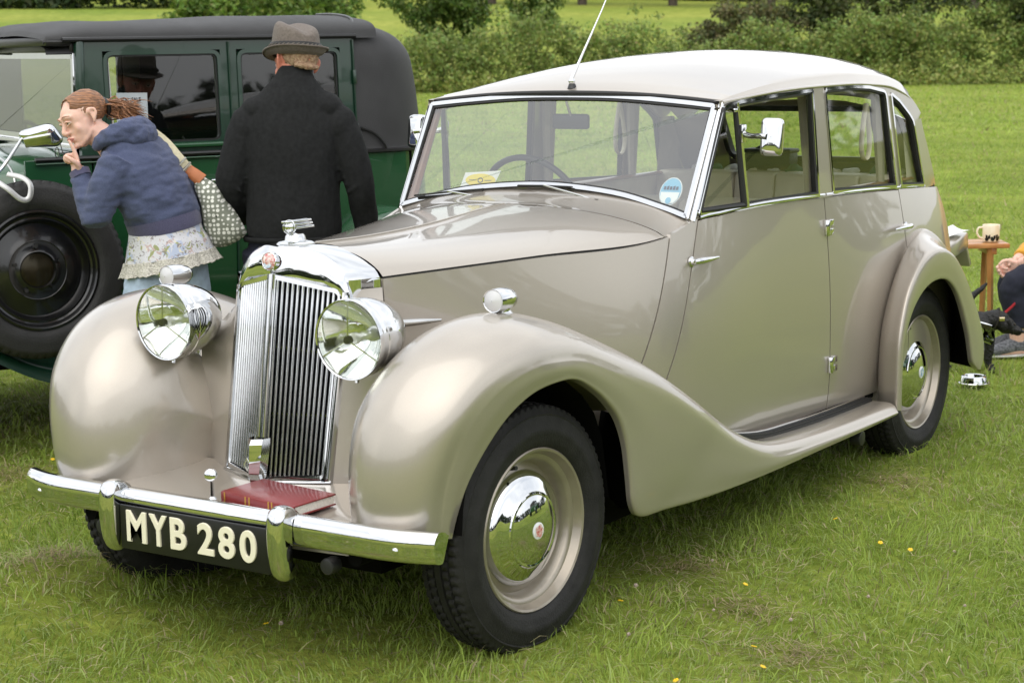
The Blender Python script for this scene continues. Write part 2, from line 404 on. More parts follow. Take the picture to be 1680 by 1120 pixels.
# card and stickers behind the windscreen
def disc(mb, cx, cz, rx, rz, d, f, n=28, mi=0): fill(mb, [(cx+rx*math.cos(t), cz+rz*math.sin(t)) for t in np.linspace(0, 2*PI, n, endpoint=False)], d, f, mi)
STW = mat('white sticker print', (0.78, 0.80, 0.80), 0.5); STB = mat('pale blue sticker print', srgb(120, 184, 216), 0.5)
STY = mat('yellow card print', srgb(238, 214, 84), 0.6); PAPER = mat('white paper', (0.80, 0.80, 0.78), 0.7, var=0.03, vscale=30)
INKB = mat('blue black print', (0.03, 0.05, 0.10), 0.6)
st = MB(); disc(st, .472, 1.166, .040, .043, -.006, fw); sto = st.build('round_sticker', STW, ws)
st = MB()
disc(st, .472, 1.166, .037, .040, -.0045, fw); st.build('sticker_print', STB, ws)
st = MB(); fill(st, [(.438, 1.163), (.506, 1.163), (.503, 1.142), (.492, 1.131), (.472, 1.126), (.452, 1.131), (.441, 1.142)], -.0032, fw); st.build('sticker_band', STW, ws)
for k, (s_, sz, zz_) in enumerate((('CLUB', .017, 1.174), ('MEMBER', .011, 1.150))):
    tm = text_mesh(s_, sz, 0.0002)
    c_ = co_of(tm).copy(); set_co(tm, [fw(.472+p[0], zz_+p[1], -.0022+p[2]) for p in c_]) if False else None
st = MB(); disc(st, .472, 1.137, .010, .010, -.0022, fw); st.build('sticker_emblem', STB, ws)
for i in range(5):
    st = MB(); x0 = .446+.011*i; fill(st, [(x0, 1.170), (x0+.008, 1.170), (x0+.008, 1.180+.002*(i % 2)), (x0, 1.180)], -.0022, fw); st.build('sticker_lettering', INKB, ws)
# ---- roof
ry = [1.328, 1.36, 1.46, 1.7, 2.1, 2.5, 2.8, 2.98, 3.06, 3.10, 3.125]
rzc = [1.476, 1.490, 1.520, 1.562, 1.592, 1.597, 1.582, 1.556, 1.525, 1.475, 1.40]
rcx = [.566, .567, .566, .560, .551, .543, .532, .518, .506, .486, .456]
rcz = [1.447, 1.452, 1.463, 1.486, 1.504, 1.503, 1.481, 1.446, 1.412, 1.380, 1.345]
rgx = [.570, .573, .577, .583, .583, .575, .564, .553, .546, .535, .52]
rgz = [1.440, 1.443, 1.450, 1.464, 1.472, 1.466, 1.438, 1.384, 1.335, 1.31, 1.29]
Rf = interp(ry, np.stack([rzc, rcx, rcz, rgx, rgz], 1))
rows = []; inn = []
yy = np.concatenate([[1.326], np.linspace(1.328, 1.50, 10), np.linspace(1.55, 2.9, 26), np.linspace(2.93, 3.125, 14)])
for y in yy:
    zc, cx, cz, gx_, gz_ = Rf(y)
    row = []
    dip = -.012 if y == yy[0] else 0
    half = []
    for s in np.linspace(0, 1, 22):
        half.append((cx*s, y+(.012*s*s if y < 1.4 else 0)+.20*max(0, (y-2.5)/.6)**2.2*(1-s**2.4)*(1 if y < 3.1 else .75), cz+(zc-cz)*(1-s**2.15)+dip))
    half.append((cx+.004, y, cz-.005+dip)); 
    for t in (.35, .7, 1.0): half.append((cx+.004+(gx_-cx-.004)*t, y, cz-.005+(gz_-cz+.005)*t+dip*.5))
    half.append((gx_-.006, y, gz_-.006))
    row = [(-x, a, z) for x, a, z in reversed(half[1:])]+half
    rows.append(row)
roofG = np.array(rows)
roof = MB().grid(roofG, flip=True).build('roof', PAINT, car, angle=35)
L = roofG.copy(); L[:, :, 2] -= .03; L[:, :, 0] *= .965
MB().grid(L[1:-3], flip=False).build('headlining', LINING, car, angle=60)
for sx in (1, -1):     # drip gutter
    MB().tube([(sx*(float(Rf(y)[3])+.002), y, float(Rf(y)[4])-.002) for y in np.linspace(1.335, 3.12, 40)], (.006, .007), 8).build('drip_gutter', PAINT, car)
MB().tube([(x, 1.327+.012*(x/.566)**2, 1.4695-.031*(abs(x)/.562)**2.3) for x in np.linspace(-.56, .56, 30)], (.007, .008), 8).build('roof_seal', SEALR, car)
# ---- side windows, both sides
fwin = {'front': [(1.152, 1.094), (1.333, 1.431), (1.45, 1.443), (1.7, 1.455), (1.995, 1.463), (2.0, 1.088)],
        'rear': [(2.112, 1.089), (2.09, 1.464), (2.35, 1.466), (2.50, 1.459), (2.665, 1.438), (2.702, 1.068)],
        'quarter': [(2.745, 1.066), (2.708, 1.432), (2.80, 1.398), (2.90, 1.345), (2.945, 1.315), (3.03, 1.048)]}
wr = {'front': [.012, .03, 0, 0, .015, .01], 'rear': [.01, .02, 0, 0, .03, .012], 'quarter': [.01, .02, 0, 0, .05, .02]}
win_parts = []
for sx in (1, -1):
    f = lambda a, b, d, sx=sx: (sx*(float(gx(a, b))+d), a, b)
    for k, poly in fwin.items():
        P_ = rounded(poly, wr[k], 4)
        Bm = MB(); Q = ring(Bm, P_, .011, -.012, .010, f); fr = Bm.build('window_frame', CHROME, car, angle=50)
        Bm = MB(); Q = ring(Bm, Q, .007, -.014, .004, f); Bm.build('window_seal', SEALR, fr, angle=50)
        Bm = MB(); fillp(Bm, Q, -.006, f); Bm.build('window_pane', GLASS, fr)
        if k == 'front':      # quarter-light post and its frame
            Bm = MB(); Bm.tube([f(1.425, 1.436, .006), f(1.463, 1.095, .006)], (.007, .010), 8); Bm.build('quarter_light_post', CHROME, fr)
            Bm = MB(); Bm.tube([f(1.410, 1.432, .004), f(1.446, 1.098, .004)], (.008, .011), 8); Bm.build('quarter_light_seal', SEALR, fr)
            Bm = MB(); Bm.tube([f(1.17, 1.106, .004), f(1.45, 1.103, .004)], (.009, .010), 8); Bm.tube([f(1.168, 1.108, .004), f(1.335, 1.42, .004)], (.008, .009), 8); Bm.build('quarter_light_frame', SEALR, fr)
            Bm = MB(); Bm.box((sx*.565-.012, 1.385, 1.405), (sx*.565+.03*sx if sx > 0 else sx*.565+.012, 1.405, 1.418)); Bm.build('quarter_light_pivot', CHROME, fr, bevel=.003)
    # painted pillars and cant rail
def gpatch(name, pl, pr, off, n=16):
    for sx in (1, -1):
        G = [[(sx*(float(gx(a[0], a[1]))+off-e), a[0], a[1]) for a, e in ((pl(t), .02), (pl(t), 0), ((np.array(pl(t))+np.array(pr(t)))/2, 0), (pr(t), 0), (pr(t), .02))] for t in np.linspace(0, 1, n)]
        MB().grid(np.array(G), flip=sx < 0).build(name, PAINT, car, angle=40)
gpatch('centre_pillar', lambda t: (2.003-.003*t, 1.082+.385*t), lambda t: (2.109-.02*t, 1.082+.385*t), .006)
gpatch('door_pillar', lambda t: (2.703-.038*t, 1.060+.38*t), lambda t: (2.744-.036*t, 1.060+.375*t), .004)
wt = interp([1.30, 1.45, 1.7, 2.0, 2.09, 2.35, 2.5, 2.665, 2.8, 2.945], [1.425, 1.442, 1.454, 1.462, 1.463, 1.465, 1.458, 1.437, 1.396, 1.313])
gpatch('cant_rail', lambda t: (1.315+1.70*t, float(wt(1.315+1.70*t))-.004), lambda t: (1.315+1.75*t, float(Rf(min(3.1, 1.315+1.75*t))[4])+.004), .0, 40)
gpatch('rear_pillar', lambda t: (3.028-.085*t, 1.04+.275*t), lambda t: (float(ytail(1.04+.275*t))-.02, 1.04+.275*t), .001)
# windscreen pillar, chrome outside
for sx in (1, -1):
    MB().tube([(sx*.571, ws_y(1.075)+.014, 1.075), (sx*.569, ws_y(1.435)+.014, 1.437)], (.010, .009), 8).build('windscreen_pillar', CHROME, car)
    MB().tube([(sx*.553, ws_y(1.07)+.035, 1.07), (sx*.552, ws_y(1.435)+.035, 1.44)], (.020, .014), 8).build('pillar_trim', WOODTRIM if sx < 0 else TRIM, car)
# ---- rear panel with window opening
cols = [-1, -.93, -.8, -.62, -.3, 0, .3, .62, .8, .93, 1]
zs = [.32, .5, .65, .8, .94, 1.05, 1.13, 1.2, 1.28, 1.355, 1.39]
G = []
for z in zs:
    r_ = []
    for a in cols:
        yt = float(ytail(min(z, 1.37))); hx = float(side_x(yt-.05, z)) if z < 1.05 else float(gx(yt-.05, z))
        yv = yt-.05+.09*(1-abs(a)**3.2)
        if z > 1.3: yv += (.06 if z < 1.37 else .13)*(1-abs(a)**2.4)
        r_.append((hx*a, yv, min(z, 1.385-.095*a*a)))
    G.append(r_)
Gs = np.array(G); Bm = MB(); nv = len(cols)
Bm.add(Gs.reshape(-1, 3), [(i*nv+j, i*nv+j+1, (i+1)*nv+j+1, (i+1)*nv+j) for i in range(len(zs)-1) for j in range(nv-1) if not (6 <= i < 9 and 3 <= j < 7)])
Bm.build('rear_panel', PAINT, car, angle=60)
fr_ = lambda a, b, d: (a, float(ytail(b))+.035+d, b)
Bm = MB(); Q = ring(Bm, rounded([(-.36, 1.125), (.36, 1.125), (.355, 1.36), (-.355, 1.36)], .05, 5), .022, -.03, .012, fr_); rwf = Bm.build('rear_window_frame', SEALR, car, angle=50)
Bm = MB(); fill(Bm, Q, 0, fr_); Bm.build('window_pane', GLASS, rwf)

# ---- front wings with running boards
SK = [(-.462, .415), (-.476, .52), (-.464, .64), (-.418, .755), (-.325, .853), (-.205, .913), (-.07, .936), (.06, .927), (.18, .898), (.30, .853),
      (.42, .80), (.53, .745), (.64, .685), (.75, .622), (.86, .558), (.97, .495), (1.10, .428), (1.25, .372), (1.42, .340), (1.7, .322), (2.0, .313), (2.34, .310)]
SL = [(-.325, .405), (-.318, .47), (-.296, .553), (-.237, .641), (-.176, .706), (-.095, .750), (.004, .764), (.095, .756), (.18, .718), (.255, .670),
      (.32, .61), (.362, .53), (.383, .43), (.398, .352), (.452, .307), (.60, .293), (.82, .276), (1.04, .267), (1.3, .262), (1.65, .262), (2.0, .262), (2.335, .266)]
XL = [.668, .684, .705, .729, .752, .772]+[.784]*7+[.784, .780]+[.774]*7
XI = [.30, .29, .28, .27, .27, .27, .27, .27, .28, .30, .36, .44, .50, .55, .58, .595, .60, .60, .60, .60, .60, .60]
XO = [.664, .680, .702, .728, .752, .774]+[.788]*7+[.786, .783]+[.778]*7
H = [.088, .098, .102, .104, .106, .108, .108, .105, .10, .095, .085, .072, .06, .052, .045, .04, .036, .032, .028, .022, .02, .02]
AA = [0, .08, .20, .34, .47, .60, .73, .84, .925, .975, .996]
DD = [4.2, 2.5, 1.25, .50, .12, 0, .07, .22, .44, .70, 1.02]
AT = [0, .12, .25, .38, .50, .62, .73, .82, .90, .955, .99]     # towards the tail the crown flattens
DT = [.6, .25, .05, 0, 0, 0, 0, .10, .35, .8, 1.4]
def wing_ctrl():
    K_ = np.array(SK); T = np.gradient(K_, axis=0); T /= np.linalg.norm(T, axis=1)[:, None]
    out = []
    for i in range(len(SK)):
        n = np.array([T[i, 1], -T[i, 0]])
        if i == 0: n = np.array([1.0, 0.0])
        if i == 1: n = np.array([.998, .05])
        g = np.clip((i-8)/8.0, 0, 1); g = g*g*(3-2*g)
        row = []
        for a, d, a2, d2 in zip(AA, DD, AT, DT):
            aa = a+(a2-a)*g; dd = d+(d2-d)*g; x = XI[i]+(XO[i]-XI[i])*aa
            dv = dd*H[i]
            if i < 7 and a < .3: dv *= 1.0
            row.append((x, K_[i, 0]+n[0]*dv, K_[i, 1]+n[1]*dv))
        p = np.array(row[-1]); l = np.array((XL[i], *SL[i]))
        for t in (.18, .5, .82, 1.0):
            q = p+(l-p)*t; q[0] += .006*math.sin(PI*t); row.append(tuple(q))
        row.append((l[0]-.022, l[1]+n[0]*.004, l[2]+n[1]*.004))
        out.append(row)
    return np.array(out)
WC = wing_ctrl()
WG = loft(WC, 5, 5)
for sx in (1, -1):
    MB().grid(WG, flip=True).build('front_wing', PAINT, car, mirror=sx < 0, angle=62)
    # wheel well liner
    Lp = np.array([(y, z) for y, z in SL[:15]]); Bm = MB()
    G = [[(x-(.06 if q < 1 else 0)*0, .03+(y-.03)*q, .345+(z-.345)*q+.010) for y, z in Lp] for x, q in ((.70, 1.0), (.60, .97), (.45, .80), (.36, .68))]
    Bm.grid(np.array(G)); Bm.add([(.37, -.20, .30), (.37, .62, .30), (.37, .62, .72), (.37, -.12, .72)], [(0, 1, 2, 3)])
    Bm.add([(.30, .60, .26), (.70, .60, .28), (.66, .66, .52), (.3, .66, .6)], [(0, 1, 2, 3)])
    Bm.build('wheel_well', WELL, car, mirror=sx < 0)
# rubber step strip with chrome edge on the running board
kw = interp([p[0] for p in SK], [p[1] for p in SK])
for sx in (1, -1):
    ys = np.concatenate([np.linspace(1.02, 1.4, 16), np.linspace(1.45, 2.33, 14)])
    def strip(x0, x1, h, yy_): return np.array([[(sx*x0, y, float(kw(y))+.001), (sx*x0, y, float(kw(y))+h), (sx*x1, y, float(kw(y))+h), (sx*x1, y, float(kw(y))+.001)] for y in yy_])
    MB().grid(strip(.640, .682, .008, ys), flip=sx < 0).build('step_strip', SEALR, car, angle=30)
    for i in range(3):
        x0 = .650+.011*i; MB().grid(strip(x0, x0+.005, .0135, ys[6:]), flip=sx < 0).build('step_rib', SEALR, car, angle=30)
    MB().tube([(sx*.646, y, float(kw(y))+.014) for y in ys[4:]], (.005, .007), 6).build('step_moulding', CHROME, car)
    MB().tube([(sx*.686, y, float(kw(y))+.010) for y in ys[:4]], (.006, .007), 8).build('step_end_cap', CHROME, car)
    MB().tube([(sx*.695, 2.12, .215), (sx*.735, 2.12, .215)], .028, 14).build('jacking_point', DARKPL, car, bevel=.004)
# ---- rear wings
RK = [(2.40, .285), (2.40, .42), (2.425, .56), (2.475, .68), (2.55, .785), (2.645, .862), (2.755, .898), (2.86, .885), (2.96, .84), (3.06, .77), (3.15, .69), (3.23, .59), (3.29, .49), (3.325, .40), (3.315, .325), (3.26, .300)]
RL = [(2.372, .275), (2.383, .46), (2.415, .56), (2.47, .632), (2.545, .682), (2.63, .713), (2.715, .723), (2.80, .716), (2.87, .690), (2.93, .648), (2.985, .59), (3.035, .52), (3.078, .45), (3.105, .385), (3.125, .34), (3.18, .305)]
RJ = [(2.455, .285), (2.455, .45), (2.485, .58), (2.565, .70), (2.665, .80), (2.755, .858), (2.87, .895), (2.96, .88), (3.05, .845), (3.13, .80), (3.21, .74), (3.29, .66), (3.36, .56), (3.39, .45), (3.38, .36), (3.33, .31)]
RC = [(2.345, .282), (2.345, .43), (2.36, .56), (2.42, .688), (2.50, .765), (2.59, .815), (2.70, .838), (2.80, .832), (2.90, .795), (2.985, .735), (3.06, .665), (3.135, .585), (3.20, .505), (3.245, .42), (3.25, .34), (3.21, .303)]
rows = []
for j, k_, c_, l_ in zip(RJ, RK, RC, RL):
    j, k_, c_, l_ = (np.array(q) for q in (j, k_, c_, l_))
    b0 = (j*.45+c_*.55); out_n = (k_-b0)
    rows.append([(.60, *(j+(j-b0)*-.05)), (.652, *j), (.668, *(j*.66+c_*.34+out_n*.16)), (.70, *(j*.36+c_*.64+out_n*.20)), (.740, *(j*.14+c_*.86+out_n*.12)), (.768, *(c_*1.02-l_*.02)), (.779, *(c_*.92+l_*.08)),
                 (.783, *(c_*.55+l_*.45)), (.781, *(c_*.2+l_*.8)), (.777, *l_), (.757, *(l_+.002))])
RWG = loft(np.array(rows), 5, 5)
for sx in (1, -1):
    MB().grid(RWG, flip=True).build('rear_wing', PAINT, car, mirror=sx < 0, angle=62)
    Bm = MB(); Bm.grid(np.array([[(.76, y, z+.006) for y, z in RL]]+[[(x, 2.85+(y-2.85)*.90, .3+(z-.3)*.92) for y, z in RJ] for x in (.61, .45)])); Bm.add([(.46, 2.3, .25), (.46, 3.2, .25), (.46, 3.2, .78), (.46, 2.3, .78)], [(0, 1, 2, 3)])
    Bm.build('wheel_well', WELL, car, mirror=sx < 0)
MB().box((-.6, -.05, .235), (.6, 3.3, .30)).build('floor_pan', WELL, car)
MB().box((-.42, -.30, .27), (.42, .7, .40)).build('chassis_front', WELL, car)

# ---- radiator shell and grille
def Cg(v): return np.array((0, -.290+.082*v, .462+.566*v))
def Og(v, sx): return np.array((sx*(.173+.009*v), -.222+.09*v, .478+.507*v))
def Gp(u, v, sx, d=0.0):
    p = Cg(v)*(1-u)+Og(v, sx)*u; n = np.array((sx*.37, -.915, .155)); return tuple(p+n*d)
grille = MB()
for sx in (1, -1):
    grille.add([Gp(0, -.02, sx, -.045), Gp(1.0, -.02, sx, -.045), Gp(1.0, 1.0, sx, -.045), Gp(0, 1.0, sx, -.045)], [(0, 1, 2, 3)])
grille_o = grille.build('grille', BLACK, car)
for sx in (1, -1):
    nb = 13
    for i in range(nb):
        u = .085+(.955-.085)*i/(nb-1); du = .0215
        vt = 1.0-.028*max(0, (u-.80)/.2)**2*1.2; vb = .028
        Bm = MB()
        prof = [(-du, -.026), (-du, -.004), (-du*.55, .0005), (0, .0015), (du*.55, .0005), (du, -.004), (du, -.026)]
        G = np.array([[Gp(u+a, v, sx, d) for a, d in prof] for v in (vb, .35, .7, vt)])
        Bm.grid(G, closev=False, flip=sx > 0).build('grille_bar', CHROME, grille_o, angle=75)
    for v in (.335, .66):
        MB().tube([Gp(.06, v, sx, -.024), Gp(.97, v, sx, -.024)], .003, 6).build('grille_crossbar', CHROME, grille_o)
    # frame strip round the half
    fG = lambda a, b, d, sx=sx: Gp(a, b, sx, d)
    P_ = rounded([(.045, 0), (1.0, 0), (1.0, 1.0), (.045, 1.0)], [.02, .07, .10, .01], 5)
    Bm = MB(); ring(Bm, P_, .022, -.03, .006, fG); Bm.build('grille_surround', CHROME, car, angle=60)
# centre bar
MB().tube([Cg(.2)+(0, -.001, 0), Cg(.6)+(0, -.002, 0), Cg(1.0)+(0, -.001, 0)], (.0125, .011), 10, squash=None, up=(1, 0, 0)).build('grille_centre_bar', CHROME, car, angle=60)
# crank-hole shield at the foot of the centre bar
Zs = lambda z: float(np.interp(z, [.462, 1.03], [-.290, -.208]))
V = []
for z, hw, dep in ((.588, .026, .034), (.574, .0275, .040), (.50, .022, .036), (.468, .014, .026), (.452, .004, .012)):
    y0 = Zs(z)-.012; V.append([(-hw-.002, y0+.012, z), (-hw, y0, z), (-hw*.92, y0-dep*.45, z), (0, y0-dep, z), (hw*.92, y0-dep*.45, z), (hw, y0, z), (hw+.002, y0+.012, z)])
shield = MB().grid(np.array(V), flip=True).build('crank_hole_shield', CHROME, car, angle=12)
Bm = MB(); fe = lambda a, b, d: (-.012+a*.9, Zs(.52)-.012-.0275-d+a*.45, .52+b)
ring(Bm, [(0, .018), (.008, 0), (0, -.020), (-.008, 0)], .002, .002, .0045, fe); Bm.build('shield_emblem', CHROME2, shield, angle=40)
# top of shell
Acx = interp([0, .09, .15, .172, .190], np.array([(-.210, 1.028), (-.174, 1.014), (-.150, .998), (-.140, .980), (-.132, .955)]))
Bcx = interp([0, .055, .10, .135, .170, .190, .203], np.array([(-.190, 1.096), (-.171, 1.096), (-.153, 1.085), (-.140, 1.069), (-.127, 1.040), (-.120, 1.015), (-.116, .985)]))
Dcx = interp([0, .08, .14, .198, .225, .236], np.array([(-.033, 1.097), (-.033, 1.092), (-.033, 1.074), (-.033, 1.046), (-.033, 1.027), (-.033, 1.008)]))
rows = []
for a in np.linspace(-1, 1, 49):
    s = abs(a); sg = 1 if a >= 0 else -1
    xa, xb, xd = .190*s, .203*s, .236*s
    A = np.array((sg*xa, *Acx(xa))); Bq = np.array((sg*xb, *Bcx(xb))); D = np.array((sg*xd, *Dcx(xd)))
    n1 = np.array((sg*.3, -.9, .2))
    rows.append([A+(0, .03, -.006), A+(0, .012, -.012), A, A*.7+Bq*.3+n1*.004, A*.35+Bq*.65+n1*.005, Bq+(0, -.001, -.004), Bq+(0, .006, .004), Bq*.65+D*.35+(0, 0, .006), Bq*.3+D*.7+(0, 0, .005), D, D+(0, .004, -.008)])
MB().grid(cr(np.array(rows), 1), flip=False).build('radiator_shell', CHROME, car, angle=45)
for sx in (1, -1):
    # sides of the shell: strip beside the grille and the chrome return under the shoulder
    G = np.array([[np.array(Gp(1.0, v, sx, 0))+(0, .004, 0), np.array(Gp(1.0, v, sx, .004))+(sx*.003, 0, 0), np.array(Gp(1.0, v, sx, 0))+(sx*.016, .002, 0), np.array(Gp(1.0, v, sx, 0))+(sx*.021, .02, 0)] for v in np.linspace(-.03, .99, 14)])
    MB().grid(G, flip=sx < 0).build('shell_strip', CHROME, car, angle=60)
    G = np.array([[(sx*(.196+.008*t), -.125+.015*t, z) if t < .5 else (sx*(.236+(t-.5)*0), -.033, z) for t in (0, .49, 1.0)] for z in (.80, .88, .95, 1.0)])
    G = np.array([[(sx*.199, -.125, z), (sx*.207, -.115, z), (sx*.218, -.08, z), (sx*.226, -.05, z), (sx*.236, -.033, z)] for z in (.86, .9, .95, .985, 1.012)])
    MB().grid(G, flip=sx < 0).build('shell_side', CHROME, car, angle=50)
    # painted cheek beside the grille
    G = []
    for v in np.linspace(-.04, 1, 12):
        p = np.array(Gp(1.0, v, sx, 0))+(sx*.019, .014, 0)
        z = p[2]; top_ = np.clip((z-.80)/.15, 0, 1)
        e = np.array((sx*(.345-.105*top_), -.03-.10*(1-top_), z))
        G.append([p+(0, .01, 0), p, p*.75+e*.25+(sx*0, -.004, 0), p*.4+e*.6, e])
    MB().grid(np.array(G), flip=sx < 0).build('nose_panel', PAINT, car, angle=50)
MB().tube([(sgn*.19, -.215+abs(sgn)*.0, .466) if abs(sgn) > .5 else (sgn, -.30, .458) for sgn in (-1, 0, 1)], (.011, .009), 8).build('shell_base_strip', CHROME, car)
# badge on the shell's brow: domed globe emblem in red, blue and white
EMR = mat('enamel badge red', srgb(180, 40, 40), 0.25, coat=0.8, col2=srgb(236, 226, 220), vscale=130)
EMB = mat('enamel badge blue', srgb(120, 160, 205), 0.25, coat=0.8, col2=srgb(225, 230, 236), vscale=120)
Mb = frame_at((0.0, -.216, 1.064), (0.02, -1, .12), (1, 0, 0))
bd = MB().lathe([(.026, -.012), (.026, .002), (.0235, .004), (.0225, .0035)], 28, Mb).build('shell_badge', CHROME, car)
MB().lathe([(.0225, .0035), (.018, .007), (.010, .0095), (.001, .0105)], 28, Mb).build('badge_enamel', EMR, bd, angle=None)
b_ = MB(); disc(b_, 0, -.011, .014, .008, .0095, lambda a, q, d: tuple(Mb @ Vector((a, q, d)))); b_.build('badge_enamel', EMB, bd)
for i in range(8):
    a = 2*PI*i/8; MB().ball(tuple(Mb @ Vector((.024*math.cos(a), .024*math.sin(a), .004))), .0022, 8, 6).build('badge_stud', CHROME, bd)
# cap and mascot
MB().lathe([(.048, 1.092), (.053, 1.098), (.053, 1.103), (.046, 1.108), (.030, 1.111), (.027, 1.123), (.022, 1.129), (.002, 1.131)], 36, Matrix.Translation((0, -.105, 0))).build('radiator_cap', CHROME, car)
MB().ball((0, -.128, 1.149), .0165, 18, 12).build('mascot_globe', CHROME, car)
gl = []
for k in range(3):
    a = PI*k/3; MB().tube([(.0185*math.cos(t)*math.cos(a), -.128+.0185*math.cos(t)*math.sin(a), 1.149+.0185*math.sin(t)) for t in np.linspace(0, 2*PI, 25)], .0018, 6, cap=False).build('mascot_meridian', CHROME, car)
for i, (z0, y0, y1) in enumerate(((1.160, -.150, -.045), (1.151, -.118, -.040), (1.142, -.112, -.034))):
    for sx in (1, -1):
        MB().box((sx*.002-.001, y0, z0), (sx*.011, y1, z0+.0062)).build('mascot_feather', CHROME, car, bevel=.0018)

# ---- wheels
def wheel(x, y, sx, steer=0.0, zc=.345):
    M = Matrix.Translation((x, y, zc)) @ Matrix.Rotation(steer, 4, 'Z') @ frame_at((0, 0, 0), (sx, 0, 0), (0, 1, 0))
    w0 = .0
    hub = bpy.data.objects.new('wheel', None)
    tw = .072
    prof = [(.214, -.055), (.228, -.068), (.265, -.078), (.295, -.076), (.315, -.068)]
    sh = [(.327, -.060), (.3355, -.056), (.3375, -.040), (.331, -.0385), (.331, -.0345), (.3385, -.033), (.3390, -.016), (.332, -.0145), (.332, -.0105), (.3392, -.009), (.3392, .009), (.332, .0105), (.332, .0145), (.3390, .016), (.3385, .033), (.331, .0345), (.331, .0385), (.3375, .040), (.3355, .056), (.327, .060)]
    P_ = prof+sh+[(.315, .0675), (.3135, .0700), (.3105, .0702), (.309, .0690), (.295, .0750), (.278, .0785), (.275, .0800), (.262, .0800), (.259, .0785), (.245, .0760), (.232, .0700), (.226, .0640), (.218, .056)]
    P_ = np.array(P_); nb = 76; n = nb*4; a = np.linspace(0, 2*PI, n, endpoint=False)
    R_ = np.repeat(P_[:, 0:1], n, 1); Hh = np.repeat(P_[:, 1:2], n, 1)
    blk = (np.arange(n) % 4)
    for i in range(len(P_)):
        if P_[i, 0] > .3265 and abs(P_[i, 1]) > .014:
            ph = 0 if abs(P_[i, 1]) > .034 else 2
            R_[i] -= np.where(((blk+ph) % 4) == 0, .0075 if P_[i, 0] > .333 else .0, 0)
    G = np.stack([R_*np.cos(a), R_*np.sin(a), Hh], 2); A = np.array(M); G = G @ A[:3, :3].T+A[:3, 3]
    # the contact patch is pressed flat into the turf
    G[:, :, 2] = np.maximum(G[:, :, 2], .018)
    ty = MB().grid(G, closev=True, flip=True).build('wheel', RUBBER, car, angle=50)
    RIMP = MATS.get('wheel paint') or mat('wheel paint', (0.33, 0.29, 0.235), 0.33, 0.55, coat=0.6, var=0.10, vscale=16, rvar=.08)
    rp = [(.213, .052), (.222, .058), (.2235, .063), (.220, .0665), (.214, .064), (.207, .050), (.203, .042), (.193, .040), (.187, .034), (.184, .010), (.178, .002), (.170, .004), (.160, .010), (.150, .008), (.05, .006)]
    MB().lathe(rp, 64, M).build('rim', RIMP, ty, angle=40)
    hp = [(.158, .004), (.1585, .014), (.154, .024), (.146, .034), (.139, .039), (.133, .041), (.118, .049), (.104, .0545), (.1015, .0575), (.098, .0585), (.094, .0575), (.080, .063), (.06, .0685), (.03, .0725), (.001, .0735)]
    MB().lathe(hp, 64, M).build('hub_cap', CHROME, ty, angle=28)
    Mh = M @ Matrix.Translation((0, 0, .0725))
    bo = MB().lathe([(.023, -.004), (.023, .002), (.0205, .0032), (.001, .0036)], 26, Mh).build('hub_badge', STW, ty)
    d_ = MB(); fill(d_, [(.017*math.cos(t)*(1+.12*math.cos(5*t)), .017*math.sin(t)*(1+.12*math.cos(5*t))) for t in np.linspace(0, 2*PI, 30, endpoint=False)], .0048, lambda p, q, d: tuple(Mh @ Vector((p, q, d))))
    d_.build('hub_badge', EMR if y < 1 else EMB, ty)
    Mv = M @ Matrix.Rotation(1.9, 4, 'Z')
    MB().tube([tuple(Mv @ Vector((.186, 0, .03))), tuple(Mv @ Vector((.19, 0, .05)))], .006, 8).build('tyre_valve', BLACK, ty)
    return ty
wheel(.634, .022, 1, math.radians(-4), .352); wheel(-.585, .02, -1, math.radians(-6)); wheel(.612, 2.805, 1); wheel(-.612, 2.805, -1)

